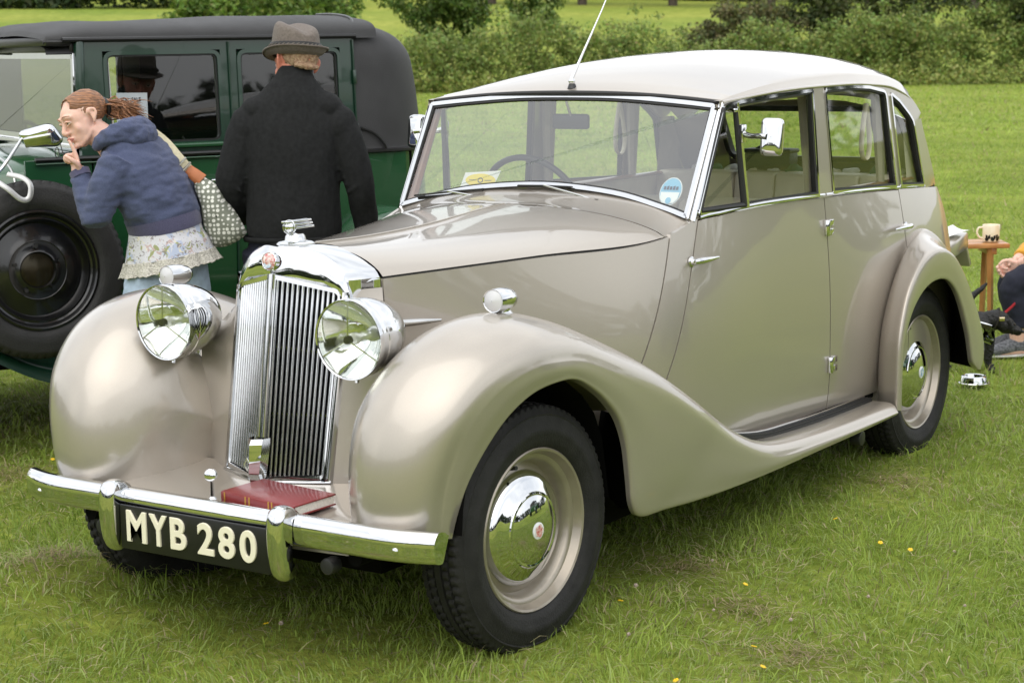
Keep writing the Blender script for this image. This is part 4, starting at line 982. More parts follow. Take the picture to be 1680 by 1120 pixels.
n = 2600; k = rng.integers(0, len(worn_spots), n); q = np.array(worn_spots)[k]+rng.normal(0, 1, (n, 2))*np.array((.075, .06)); z = ground_z(q[:, 0], q[:, 1])+rng.uniform(.004, .030, n)
az = rng.uniform(0, 2*PI, n); L = rng.uniform(.02, .06, n); w_ = .0013+.0012*rng.random(n); D = np.stack([np.cos(az)*L, np.sin(az)*L, rng.normal(0, .012, n)], 1); W = np.stack([-np.sin(az)*w_, np.cos(az)*w_, 0*az], 1); B = np.stack([q[:, 0], q[:, 1], z], 1)
tone = np.array((.42, .34, .19))*rng.uniform(.45, 1.15, (n, 1)); o = bpy.data.objects.new('dry_grass', fast_mesh('dry_grass', np.stack([B-W, B+W, B+D], 1), [(0, 1, 2)], tone, GRASS, 3)); COL.objects.link(o); tag(o, kind='stuff')
thatch(3.6, 8.5, 950); thatch(8.5, 14, 260)
# ---- foliage
def leaves(centres, radii, per, size, c0, c1, seed, flat=.5, droop=0.0):
    """leaf-sized faces in clumps; returns V, tone"""
    r = np.random.default_rng(seed); n = len(centres); C = np.repeat(centres, per, 0); R = np.repeat(radii, per, 0)
    u = r.normal(0, 1, (n*per, 3)); u /= np.linalg.norm(u, axis=1)[:, None]; rad = r.random(n*per)**.45
    P = C+u*R*rad[:, None]; P[:, 2] -= droop*np.abs(r.normal(0, 1, n*per))*R[:, 2]
    nrm = u*.9+r.normal(0, .7, u.shape)+np.array((0, 0, .5)); nrm /= np.linalg.norm(nrm, axis=1)[:, None]
    t = np.cross(nrm, r.normal(0, 1, nrm.shape)); t /= np.linalg.norm(t, axis=1)[:, None]; b = np.cross(nrm, t)
    s = size*r.uniform(.6, 1.4, (n*per, 1))
    V = np.stack([P-t*s*.55, P+b*s*.30+nrm*s*.08, P+t*s*.6, P-b*s*.30+nrm*s*.08], 1)
    ct = np.repeat(r.random(n), per)[:, None]; f = np.clip(.65*ct+.5*r.random((n*per, 1))-.1, 0, 1)
    tone = np.array(c0)*(1-f)+np.array(c1)*f
    tone *= (1+r.normal(0, .10, tone.shape)).clip(.6, 1.4)
    return V, tone
def leaf_obj(name, V, tone, parent=None):
    me = fast_mesh(name, V, [(0, 1, 2, 3)], tone, LEAF, 4); o = bpy.data.objects.new(name, me); COL.objects.link(o); o.parent = parent; return o
BARK = mat('bark', (0.07, 0.055, 0.04), 0.95, var=.3, vscale=6, bump=.5, bscale=20)
def bush(name, label, cat, d, l, w, dpt, h, nclump, per, leafsize, c0, c1, seed, group=None, z0=.1, stem=True, lump=.42, gaps=.0):
    p = loc(d, l); zb_ = float(ground_z(*p)); t = thing(name, label, cat, (p[0], p[1], zb_), 0, group); r = np.random.default_rng(seed)
    u = r.normal(0, 1, (nclump, 3)); u /= np.linalg.norm(u, axis=1)[:, None]; q = r.random((nclump, 1))**.33
    lumpy = 1+.28*np.sin(u[:, 0:1]*4.1+seed)*np.cos(u[:, 1:2]*3.3+seed*.7)+.15*np.sin(u[:, 2:3]*7+u[:, 0:1]*5)
    c = u*q*lumpy*np.array((w/2, dpt/2, h*.5))*.86
    c = np.stack([c[:, 0]*RH[0]+c[:, 1]*FH[0], c[:, 0]*RH[1]+c[:, 1]*FH[1], c[:, 2]+h*(.5+z0*.5)], 1); c[:, 2] = np.maximum(c[:, 2], .08)
    R = np.tile(np.array((1, 1, .8)), (nclump, 1))*(lump*r.uniform(.6, 1.3, (nclump, 1)))
    V, tone = leaves(c, R, per, leafsize, c0, c1, seed+1); V[:, :, 2] = np.maximum(V[:, :, 2], -.02)
    leaf_obj('crown', V, tone, t)
    if stem:
        b = MB()
        for i in range(5):
            a = i*1.26+seed; e = c[r.integers(nclump)]
            b.tube([(.08*math.cos(a), .08*math.sin(a), -.05), (e[0]*.35+.05*math.cos(a), e[1]*.35, h*.3), (e[0]*.8, e[1]*.8, max(.4, e[2]*.85))], [.09*h/4, .055*h/4, .02], 7, k=3)
        b.build('trunk', BARK, t)
    return t
# the overgrown hedge along the far edge of the mown field
r = np.random.default_rng(5)
hc = []; hr = []
for i in range(2700):
    l = r.uniform(-6.5, 26); fr = r.random()**.7
    ht = 1.75+.35*math.sin(l*.5+1)+.25*math.sin(l*1.7)+.018*max(0, l)*8*.1+.25*r.normal()
    z = ht*r.random()**.75; dd = 61.5+1.7*(1-math.sqrt(max(0, 1-(1-z/2.4)**2*.0)))+r.uniform(-.75, 1.6)*(1-.35*z/2.2)
    p = loc(dd, l); hc.append((p[0], p[1], z+GZ)); hr.append((.36, .36, .30))
hc = np.array(hc); hr = np.array(hr)*r.uniform(.5, 1.3, (len(hc), 1))
V1, t1 = leaves(hc, hr, 34, .105, (.12, .18, .035), (.36, .43, .13), 21, droop=.1)
nb_ = 420; lb = r.uniform(-6.5, 26, nb_); pb = np.array([loc(60.6+r.normal()*.3, q) for q in lb]); hb = np.stack([pb[:, 0], pb[:, 1], r.uniform(.1, .55, nb_)], 1)
V2, t2 = leaves(hb, np.tile((.25, .25, .32), (nb_, 1)), 26, .10, (.20, .245, .05), (.42, .46, .15), 22)
Vh = np.concatenate([V1, V2]); Vh[:, :, 2] = np.maximum(Vh[:, :, 2], 0)
pc = loc(61.5, 9); Vh = Vh-np.array((pc[0], pc[1], 0))
ho = leaf_obj('hedge', Vh, np.concatenate([t1, t2])); ho.location = (pc[0], pc[1], 0); tag(ho, 'long overgrown green hedge across the far edge of the mown field', 'hedge')
# bushes and small trees
bush('leafy_bush', 'broad light green leafy bush rising behind the green car roof', 'bush', 58, -7.7, 6.9, 4.0, 3.9, 150, 130, .16, (.070, .13, .016), (.21, .31, .06), 31, lump=.55)
bush('small_tree', 'rounded mid green small tree between the green car and the aerial', 'tree', 66, -2.2, 4.2, 3.0, 4.3, 100, 110, .15, (.055, .105, .016), (.165, .24, .05), 41, z0=.5, lump=.5)
bush('small_tree', 'narrow feathery sapling just left of the radio aerial', 'tree', 65, .95, 2.0, 1.7, 3.4, 46, 90, .14, (.065, .115, .018), (.19, .26, .06), 42, z0=.5, lump=.36)
bush('hawthorn_bush', 'dark olive hawthorn bush standing behind the hedge above the car roof rear', 'bush', 64.5, 12.2, 6.4, 3.2, 4.4, 150, 100, .14, (.032, .050, .012), (.11, .14, .034), 51, lump=.5)
bush('hawthorn_bush', 'tall dark bush filling the upper right corner behind the hedge', 'bush', 62.5, 17.9, 6.4, 3.2, 5.4, 170, 100, .14, (.030, .050, .011), (.10, .135, .032), 52, lump=.5)
bush('hawthorn_bush', 'low reddish brown tinged bush just above the middle of the hedge', 'bush', 63.5, 7.9, 4.4, 2.4, 3.0, 90, 90, .13, (.065, .075, .024), (.18, .18, .07), 53, lump=.42)
# belt of trees at the top of the rising field
LBL = [n_+' of the dark distant trees along the top of the rising field' for n_ in ('second from left', 'third from left', 'fourth from left', 'second from right', 'rightmost', 'leftmost')]
for i, (l, w_, h_, c_) in enumerate(((5.0, 8, 9, 0), (11, 10, 10, 1), (17.5, 9, 9, 0), (24, 11, 10, 1), (31, 10, 11, 0), (-1.0, 8, 8, 1))):
    p = loc(158, l*1.25); z_ = float(ground_z(*p))
    t = thing('distant_tree', LBL[i], 'tree', (p[0], p[1], z_), 0, 'trees along the top of the far field')
    rr_ = np.random.default_rng(70+i); n_ = 60; u = rr_.normal(0, 1, (n_, 3)); u /= np.linalg.norm(u, axis=1)[:, None]
    c = u*rr_.random((n_, 1))**.4*np.array((w_/2, w_/2, h_*.33))+np.array((0, 0, h_*.62))
    V, tone = leaves(c, np.tile((.9, .9, .8), (n_, 1)), 60, .42, ((.018, .034, .010), (.024, .044, .012))[c_], ((.055, .080, .024), (.070, .10, .030))[c_], 90+i)
    leaf_obj('crown', V, tone, t)
    MB().tube([(0, 0, -.2), (.15, 0, h_*.35), (.3, .1, h_*.7)], [.42, .30, .12], 8).build('trunk', BARK, t)
def mass(name, d0, d1, l0, l1, n, h, leafsize, c0, c1, seed, base=0.3):
    r = np.random.default_rng(seed); l = r.uniform(l0, l1, n); d = r.uniform(d0, d1, n); P = np.array([loc(a, b) for a, b in zip(d, l)])
    z = ground_z(P[:, 0], P[:, 1])+r.uniform(base, 1, n)*h*(.75+.25*np.sin(l*.35+seed))
    V, tone = leaves(np.stack([P[:, 0], P[:, 1], z], 1), np.tile((1.3, 1.3, 1.1), (n, 1)), 22, leafsize, c0, c1, seed); o = leaf_obj(name, V, tone); tag(o, kind='stuff'); return o
mass('woodland', 172, 186, -75, 75, 1500, 11, .75, (.012, .022, .008), (.040, .062, .020), 61, .02)
mass('hedgerow', 150, 154, -60, -12, 420, 2.6, .5, (.016, .030, .008), (.055, .085, .022), 62, .05)
mass('woodland', -75, -62, -110, 110, 1500, 10, 1.1, (.014, .028, .008), (.055, .085, .024), 63, .02)
for sgn in (-1, 1):
    r = np.random.default_rng(64+sgn); P = np.stack([loc(a, sgn*b) for a, b in zip(r.uniform(-70, 60, 700), r.uniform(78, 92, 700))]); z = ground_z(P[:, 0], P[:, 1])+r.uniform(.02, 1, 700)*9
    V, tone = leaves(np.stack([P[:, 0], P[:, 1], z], 1), np.tile((1.5, 1.5, 1.2), (700, 1)), 20, 1.2, (.014, .028, .008), (.055, .085, .024), 66+sgn); tag(leaf_obj('woodland', V, tone), kind='stuff')
# clover heads
CLOV = mat('clover head', srgb(206, 190, 176), .9, col2=srgb(160, 140, 118), vscale=200, bump=.8, bscale=300)
me_c = MB().ball((0, 0, 0), (.0085, .0085, .0075), 9, 7).mesh('clover'); me_c.materials.append(CLOV)
for i, (dd_, ll_) in enumerate(((5.05, .55), (4.95, .75), (5.3, .35), (5.15, 1.0), (5.55, .6), (4.85, .3), (5.0, -.65), (5.6, 1.35), (5.05, 1.25))):
    p = loc(dd_, ll_); t = thing('clover_flower', 'faded whitish clover flower head in the short grass', 'flower', (p[0], p[1], float(ground_z(*p))), i*.9, 'clover flowers in the grass')
    o = bpy.data.objects.new('flower_head', me_c); COL.objects.link(o); o.parent = t; o.location = (0, 0, .034); o.scale = [(.55, .7, .85, .62)[i % 4]]*3
# buttercups
YEL = mat('buttercup petal', (.80, .52, .01), .35)
me_f = MB()
for i in range(5):
    a = 2*PI*i/5; me_f.ball((.0065*math.cos(a), .0065*math.sin(a), .0), (.0055, .0055, .002), 8, 5)
me_f = me_f.mesh('petals'); me_s = MB().tube([(0, 0, -.06), (.003, 0, -.03), (0, 0, 0)], .0009, 5).mesh('stem')
me_f.materials.append(YEL); STEM = mat('flower stem', (.10, .16, .03), .6); me_s.materials.append(STEM)
for i, (px_, py_) in enumerate(((1.27, 1.24), (1.0, 0.66), (1.27, 0.17), (0.04, -0.33), (1.22, -0.16), (1.16, 1.27), (1.36, 0.04), (0.77, 0.34), (0.92, 1.47), (0.35, 1.65), (-2.06, 0.84))):
    z = float(ground_z(px_, py_))
    t = thing('buttercup', 'small yellow buttercup flower dotted in the short grass', 'flower', (px_, py_, z), i*1.3, 'buttercups in the grass')
    for nm, me in (('flower_head', me_f), ('stem', me_s)):
        o = bpy.data.objects.new(nm, me); COL.objects.link(o); o.parent = t; o.location = (0, 0, .048); o.rotation_euler = (.35, .2, 0); o.scale = (.72, .72, 1)
# ================================================================== GREEN SALOON BEHIND
GREEN = paint_mat('dark green coachpaint', (0.012, 0.070, 0.024), 0.0, 0.22, 0.8)
GREEND = paint_mat('deep green window frame paint', (0.006, 0.032, 0.017), 0.0, 0.3, 0.6)
LEATH = mat('black hood fabric', (0.030, 0.030, 0.031), 0.62, var=.18, vscale=7, bump=.35, bscale=320)
DGLASS = glass('dark car glass', (0.80, 0.83, 0.82), 1.0)
ALU = mat('aluminium trim', (0.60, 0.60, 0.59), 0.28, 1.0)
BLKG = mat('gloss black wheel', (0.006, 0.006, 0.006), 0.22, coat=.4)
gc = thing('vintage_green_saloon', 'dark green 1930s saloon with black fabric roof parked beyond the beige car', 'car', (-2.90543, 1.61129, 0), math.radians(-26.2))
sxg = interp([.40, .6, .9, 1.2, 1.67], [.615, .655, .672, .665, .642])
def gpanel(name, y0, y1, z0, z1, m=GREEN, off=0.0, ny=10, nz=14, par=gc, fold=.016):
    out = []
    for sx in (1, -1):
        V = np.array([[(sx*(float(sxg(np.clip(z, z0, z1)))+off-(fold if (z < z0 or z > z1 or y < y0 or y > y1) else 0)), np.clip(y, y0, y1), np.clip(z, z0, z1))
                       for y in [y0-1]+list(np.linspace(y0, y1, ny))+[y1+1]] for z in [z0-1]+list(np.linspace(z0, z1, nz))+[z1+1]])
        out.append(MB().grid(V, flip=sx > 0).build(name, m, par, angle=30))
    return out
gpanel('scuttle_side', -.24, .032, .42, 1.20)
gd1 = gpanel('front_door', .040, .644, .42, 1.185)
gd2 = gpanel('rear_door', .652, 1.216, .42, 1.185)
gpanel('rear_quarter_panel', 1.224, 1.46, .42, 1.18)
for sx in (1, -1):
    MB().grid(np.array([[(sx*(float(sxg(z))-.02), y, z) for y in np.linspace(-.2, 1.5, 6)] for z in (.4, .7, 1.0, 1.19)])).build('inner_body_side', WELL, gc)
    fz = lambda a, b, d, sx=sx: (sx*(float(sxg(b))+d), a, b)
    # upper door frames
    ybr = [-.005, .105, .612, .684, 1.163, 1.222]; zbr = [1.196, 1.238, 1.628, 1.672]
    V = []; F = []
    for z in zbr:
        for y in ybr: V.append(fz(y, z, .0))
    n = len(ybr)
    for i in range(3):
        for j in range(5):
            if i == 1 and j in (1, 3): continue
            q = (i*n+j, i*n+j+1, (i+1)*n+j+1, (i+1)*n+j); F.append(q if sx > 0 else q[::-1])
    MB().add(V, F).build('door_upper_frame', GREEND, gc, solid=.035, smooth=False)
    for (a, b_) in ((.105, .612), (.684, 1.163)):
        P_ = rounded([(a, 1.238), (b_, 1.238), (b_, 1.628), (a, 1.628)], .045, 5)
        B_ = MB(); Q = ring(B_, P_, .016, -.02, .007, fz); fr = B_.build('window_frame', GREEND, gc, angle=50)
        B_ = MB(); Q = ring(B_, Q, .007, -.022, -.002, fz); B_.build('window_channel', BLACK, fr, angle=50)
        if sx < 0 and a > .5: B_ = MB(); fillp(B_, Q, -.020, fz); B_.build('window_blind', BLACK, fr)
        B_ = MB(); fillp(B_, Q, -.012, fz); B_.build('window_pane', DGLASS, fr)
    MB().tube([fz(.135, 1.25, -.008), fz(.125, 1.62, -.008)], .006, 8).build('window_edge_strip', ALU, gc)
    MB().tube([fz(y, 1.237, .010) for y in (.10, .35, .62)], (.010, .008), 8).build('window_sill', GREEN, gc); MB().tube([fz(y, 1.237, .010) for y in (.68, .9, 1.17)], (.010, .008), 8).build('window_sill', GREEN, gc)
    MB().tube([fz(y, 1.203, .006) for y in np.linspace(-.2, 1.222, 12)], (.010, .014), 8).build('belt_moulding', BLACK, gc)
    MB().tube([fz(y, 1.186, .010) for y in np.linspace(-.2, 1.222, 12)], (.004, .007), 8).build('belt_bead', GREEN, gc)
    MB().tube([fz(y, 1.676, .012) for y in np.linspace(-.06, 1.235, 12)], (.010, .010), 8).build('drip_rail', BLACK, gc)
    for y in (.648, 1.222): MB().tube([fz(y, z, .008) for z in np.linspace(.45, 1.66, 8)], .004, 6).build('door_edge_bead', GREEND, gc)
    for z in (1.50, 1.27):
        MB().tube([fz(1.222, z-.03, .012), fz(1.222, z+.03, .012)], .009, 8).build('door_hinge', GREEND, gc, bevel=.002)
    MB().tube([fz(.60, 1.09, .02), fz(.60, 1.09, .05), fz(.52, 1.09, .055)], [.012, .009, .006], 8).build('door_handle', CHROME, gd1[0 if sx > 0 else 1])
    MB().box((min(sx*.55, sx*.60), .30, 1.20), (max(sx*.55, sx*.60), .33, 1.27)).build('inside_handle', ALU, gc, bevel=.005)
# roof
rzg = interp([-.13, -.05, .3, .9, 1.25, 1.40], [1.715, 1.738, 1.756, 1.772, 1.774, 1.768]); 
rows = []
for y in np.concatenate([[-.135], np.linspace(-.12, 1.34, 26)]):
    zc = float(rzg(y)); half = []
    for s in np.linspace(0, 1, 16):
        half.append((.645*math.sin(s*PI/2)**.72, y, 1.676+(zc-1.676)*max(0, math.cos(s*PI/2))**.62+(0 if y > -.13 else -.018)))
    half.append((.650, y, 1.668))
    rows.append([(-a, b, c) for a, b, c in reversed(half[1:])]+half)
G = np.array(rows)
for i in range(G.shape[0]):
    for j in range(G.shape[1]):
        G[i, j, 2] += .004*math.sin(G[i, j, 1]*9+G[i, j, 0]*5)*math.sin(G[i, j, 0]*8+1)
MB().grid(G, flip=True).build('roof', LEATH, gc, angle=60)
L = G[1:].copy(); L[:, :, 2] -= .05; L[:, :, 0] *= .96; MB().grid(L, flip=False).build('headlining', BLACK, gc, angle=60)
MB().box((-.645, -.125, 1.650), (.645, -.02, 1.69)).build('roof_peak', BLACK, gc, bevel=.012)
# fabric rear quarter and back
plan = cr(np.array([(.662, 1.226), (.662, 1.36), (.640, 1.475), (.57, 1.575), (.44, 1.635), (.22, 1.67), (0, 1.68)]), 4)
plan = np.concatenate([plan, np.stack([-plan[::-1][1:, 0], plan[::-1][1:, 1]], 1)])
rows = []
for z, s, ys_ in ((1.175, 1.02, 0), (1.2, 1.012, 0), (1.4, 1.0, -.01), (1.56, .985, -.025), (1.63, .965, -.045), (1.685, .925, -.085), (1.725, .86, -.16), (1.752, .76, -.26)):
    rows.append([(x*(s if s > .9 else s), 1.226+(y-1.226)*(1+(s-1)*1.2)+ys_*np.clip((y-1.226)/.3, 0, 1), z+(0 if z > 1.3 else 0)) for x, y in plan])
rows = cr(np.array(rows), 3)
MB().grid(rows, flip=False).build('fabric_rear_quarter', LEATH, gc, angle=60)
MB().tube([(.652, 1.232, 1.67), (.60, 1.25, 1.722), (.48, 1.29, 1.757), (.2, 1.34, 1.775), (0, 1.35, 1.777)], .007, 6, k=4).build('roof_piping', BLACK, gc)
MB().tube([(x*1.022, 1.226+(y-1.226)*1.02, 1.178) for x, y in plan], (.010, .012), 6).build('hood_bead', BLACK, gc)
for (y0, z0) in ((1.30, 1.16),):
    MB().tube([(.675, 1.24, 1.28), (.680, 1.30, 1.255), (.682, 1.345, 1.21), (.678, 1.36, 1.18)], .006, 6, k=4).build('hood_strap', BLACK, gc)
# lower back of body
lp = np.concatenate([[(.668, 1.2)], plan, [(-.668, 1.2)]])
rows = [[(x*s, 1.226+(y-1.226)*(1.0+e), z) for x, y in plan] for z, s, e in ((.42, .95, -.05), (.7, 1.0, .04), (1.0, 1.012, .06), (1.176, 1.012, .03))]
MB().grid(cr(np.array(rows), 3), flip=False).build('rear_body', GREEN, gc, angle=60)
# windscreen
fwg = lambda a, b, d: (a, -.012-d+(b-1.25)*.03, b)
P_ = rounded([(-.635, 1.252), (.635, 1.252), (.635, 1.628), (-.635, 1.628)], .012, 3)
B_ = MB(); Q = ring(B_, P_, .028, -.012, .014, fwg); gwf = B_.build('windscreen_frame', CHROME, gc, angle=50)
B_ = MB(); Q = ring(B_, Q, .008, -.01, .006, fwg); B_.build('windscreen_seal', BLACK, gwf, angle=50)
B_ = MB(); fillp(B_, Q, 0, fwg); B_.build('windscreen_pane', glass('green car screen', (.42, .44, .44), 3.4), gwf)
for sx in (1, -1): MB().tube([(sx*.645, .005, 1.24), (sx*.640, .012, 1.67)], (.016, .022), 8).build('windscreen_pillar', GREEND, gc, bevel=.004)
MB().box((-.62, -.022, 1.625), (.62, .02, 1.67)).build('windscreen_header', BLACK, gc, bevel=.006)
MB().tube([(x, -.030, 1.242) for x in (-.64, 0, .64)], (.016, .012), 8).build('scuttle_strip', CHROME, gc)
# scuttle and bonnet
rows = []
for y, hw, zt, zs in ((.02, .662, 1.238, 1.05), (-.10, .655, 1.235, 1.05), (-.22, .63, 1.226, 1.05), (-.26, .60, 1.217, 1.05), (-.50, .52, 1.195, 1.04), (-1.0, .41, 1.16, 1.02), (-1.35, .35, 1.135, 1.0)):
    half = [(hw*math.sin(t)**.8 if t > 0 else 0, y, zs+(zt-zs)*max(0, math.cos(t))**.55) for t in np.linspace(0, PI/2, 14)]+[(hw, y, .85), (hw*.98, y, .6)]
    rows.append([(-a, b, c) for a, b, c in reversed(half[1:])]+half)
MB().grid(loft(np.array(rows[:4]), 3, 1), flip=False).build('scuttle', GREEN, gc, angle=50)
MB().grid(loft(np.array([[(p[0]*1.0, p[1]-.006, p[2]) for p in rw] for rw in rows[3:]]), 4, 1), flip=False).build('bonnet', GREEN, gc, angle=50)
MB().tube([(x, y-.004, z+.002) for x, y, z in rows[3]], .005, 6).build('bonnet_bead', ALU, gc)
# front wing and running board, both sides
for sx in (1, -1):
    prof = [(-1.36, .42), (-1.34, .62), (-1.22, .78), (-1.04, .845), (-.86, .82), (-.70, .72), (-.56, .59), (-.40, .48), (-.24, .405), (-.06, .372)]
    rows = [[(sx*.52, y, z-.03), (sx*.56, y, z), (sx*.66, y, z+.012), (sx*.76, y, z), (sx*.82, y, z-.025), (sx*.838, y, z-.07), (sx*.836, y-.0, z-.075)] for y, z in prof]
    MB().grid(loft(np.array(rows), 4, 3), flip=sx < 0).build('front_wing', GREEND, gc, angle=60)
    MB().box((min(sx*.60, sx*.83), -.10, .345), (max(sx*.60, sx*.83), 1.02, .372)).build('running_board', BLACK, gc, bevel=.006)
    MB().box((min(sx*.812, sx*.840), -.16, .340), (max(sx*.812, sx*.840), 1.0, .376)).build('running_board_edge', ALU, gc, bevel=.006)
    pr = [(.98, .40), (1.00, .62), (1.07, .78), (1.18, .89), (1.30, .932), (1.43, .915), (1.56, .84), (1.67, .72), (1.74, .56), (1.76, .42)]
    rows = [[(sx*.56, 1.35+(y-1.35)*.99, z-.005), (sx*.64, y, z), (sx*.73, y, z+.004), (sx*.80, 1.35+(y-1.35)*.975, z-.02), (sx*.832, 1.35+(y-1.35)*.93, z-.06), (sx*.836, 1.35+(y-1.35)*.90, z-.09)] for y, z in pr]
    MB().grid(loft(np.array(rows), 4, 3), flip=sx < 0).build('rear_wing', GREEN, gc, angle=60)
MB().box((-.60, -1.2, .36), (.60, 1.6, .43)).build('chassis', WELL, gc)
MB().box((-.40, -1.3, .40), (.40, -.3, .98)).build('engine_bay', WELL, gc)
MB().box((-.60, .06, .43), (.60, 1.5, .46)).build('cabin_floor', CARPET, gc)
DSEAT = mat('dark brown leather', (.035, .026, .02), .5)
for x0 in (-.56, .04): cushion('front_seat', (x0, .30, .5), (x0+.5, .72, .72), .04, DSEAT, gc); cushion('front_seat_back', (x0, .68, .7), (x0+.5, .80, 1.16), .04, DSEAT, gc)
cushion('rear_seat', (-.56, 1.0, .5), (.56, 1.45, .75), .04, DSEAT, gc); cushion('rear_seat_back', (-.58, 1.38, .7), (.58, 1.55, 1.22), .05, DSEAT, gc)
sg = frame_at((-.26, .16, 1.16), (0, .8, .6), (1, 0, 0))
MB().tube([tuple(sg @ Vector((.2*math.cos(t), .2*math.sin(t), 0))) for t in np.linspace(0, 2*PI, 41)], .011, 8, cap=False).build('steering_wheel', BLACK, gc)
def gwheel(M, name, par):
    pr = [(.225, -.040), (.24, -.052), (.29, -.058), (.325, -.052), (.342, -.044), (.350, -.030), (.350, -.022), (.344, -.020), (.344, -.014), (.352, -.012), (.352, .012), (.344, .014), (.344, .020), (.350, .022), (.350, .030), (.342, .044), (.330, .050), (.326, .0535), (.318, .0545), (.29, .060), (.262, .060), (.258, .0585), (.245, .055), (.232, .046)]
    P_ = np.array(pr); nb = 60; n = nb*4; a = np.linspace(0, 2*PI, n, endpoint=False); R_ = np.repeat(P_[:, :1], n, 1); Hh = np.repeat(P_[:, 1:], n, 1)
    for i in range(len(P_)):
        if P_[i, 0] > .339 and abs(P_[i, 1]) > .02: R_[i] -= np.where(np.arange(n) % 4 == 0, .008, 0)
    G = np.stack([R_*np.cos(a), R_*np.sin(a), Hh], 2); A = np.array(M); G = G @ A[:3, :3].T+A[:3, 3]
    w_ = MB().grid(G, closev=True, flip=True).build(name, mat('old black tyre', (.017, .0165, .016), .6, var=.25, vscale=18, bump=.2, bscale=150), par, angle=50)
    MB().lathe([(.230, .044), (.236, .050), (.236, .056), (.228, .058), (.220, .050), (.215, .036), (.208, .032), (.200, .034), (.196, .026), (.190, .006), (.182, -.002), (.150, .004), (.128, .012), (.118, .016), (.115, .014), (.10, .014), (.078, .018), (.072, .022), (.066, .012), (.04, .002), (.001, -.002)], 64, M).build('wheel_disc', BLKG, w_, angle=30)
    for i in range(5):
        a = 2*PI*i/5+.35; p = M @ Vector((.094*math.cos(a), .094*math.sin(a), .014)); q = M @ Vector((.094*math.cos(a), .094*math.sin(a), .026))
        MB().tube([p, q], .009, 6).build('wheel_nut', BLKG, w_)
    MB().tube([tuple(M @ Vector((.116*math.cos(t), .116*math.sin(t), .017))) for t in np.linspace(0, 2*PI, 49)], .0016, 5, cap=False).build('hub_ring', BLKG, w_)
    MB().lathe([(.066, .013), (.05, .018), (.001, .020)], 30, M).build('hub_plate', mat('brassy black hub', (.03, .024, .012), .2, .6), w_, angle=None)
    return w_
# spare wheel beside the bonnet, with its bright clamp and the mirror on its stalk
Msp = frame_at((.835, -.265, .785), (1, 0, .05), (0, 1, 0))
gwheel(Msp, 'spare_wheel', gc)
for sx in (1, -1): gwheel(frame_at((sx*.72, 1.36, .36), (sx, 0, 0), (0, 1, 0)), 'wheel', gc); gwheel(frame_at((sx*.72, -1.02, .36), (sx, 0, 0), (0, 1, 0)), 'wheel', gc)
cl = MB().tube([(.82, -.50, 1.150), (.87, -.43, 1.148), (.905, -.385, 1.118), (.917, -.340, 1.075), (.918, -.312, 1.068), (.916, -.296, 1.085), (.907, -.292, 1.125), (.885, -.315, 1.152), (.84, -.36, 1.165)], (.004, .011), 8, k=5, up=(1, 0, .3)).build('spare_wheel_clamp', mat('dull silver strap', (.50, .50, .49), .42, .8), gc, angle=60)
mst = MB().tube([(.80, -.43, 1.14), (.815, -.37, 1.19), (.84, -.295, 1.30)], [.010, .007, .006], 8, k=3).build('mirror_stalk', CHROME, gc)
MB().ball((.805, -.425, 1.165), .013, 10, 8).build('stalk_nut', CHROME, mst)
Mm = frame_at((.85, -.225, 1.305), (-.35, .15, .15), (.1, 1, .30))
rr = rounded([(-.085, -.036), (.06, -.05), (.085, .03), (.06, .052), (-.07, .03)], .03, 4); G = []
for d, s in ((-.012, .94), (0, 1), (.010, .98), (.022, .82), (.028, .5), (.030, .1)): G.append([tuple(Mm @ Vector((p[0]*s, p[1]*s, -d))) for p in rr])
gm = MB().grid(np.array(G), closev=True).build('wing_mirror', CHROME, gc, angle=50)
MB().box((-.06, -.02, -.02), (.05, .02, -.045), M=Mm).build('mirror_bracket', CHROME2, gm, bevel=.006)
# paper notice inside the front door window
fz = lambda a, b, d: (float(sxg(b))-.018+d, a, b)
fp = lambda a, b, d: fz(.2245+a, 1.372+b, d)
note = MB(); fill(note, [(-.072, -.09), (.062, -.088), (.066, .085), (-.066, .088)], 0, fp); no = note.build('paper_notice', mat('notice paper', (.74, .76, .82), .7, var=.03, vscale=30), None, loc=(0, 0, 0)); 
no.parent = None; no.matrix_world = gc.matrix_basis.copy(); tag(no, 'white handwritten for sale notice taped inside the green car front window', 'sign')
INK = mat('marker ink', (.02, .022, .03), .6)
def write(s, size, a0, b0, sc=1.0):
    me = text_mesh(s, size, .0002, .0006); c_ = co_of(me); V = [fp(a0+c_[i, 0]*sc, b0+c_[i, 1], .0012+c_[i, 2]) for i in range(len(c_))]; set_co(me, V); return link('notice_lettering', me, INK, no, smooth=False)
write('FOR  SALE', .021, -.006, .052, .9)
write('BOOKING,', .016, -.02, .012); write('IN  SUMMER', .015, -.012, -.008)
for k in range(1):
    MB().box((-.05, .046, 0), (.03, .0475, .0008), M=Matrix.Identity(4)); 
    B_ = MB(); fill(B_, [(-.048, .045), (.03, .046), (.03, .0475), (-.048, .0465)], .0014, fp); B_.build('notice_rule', INK, no)

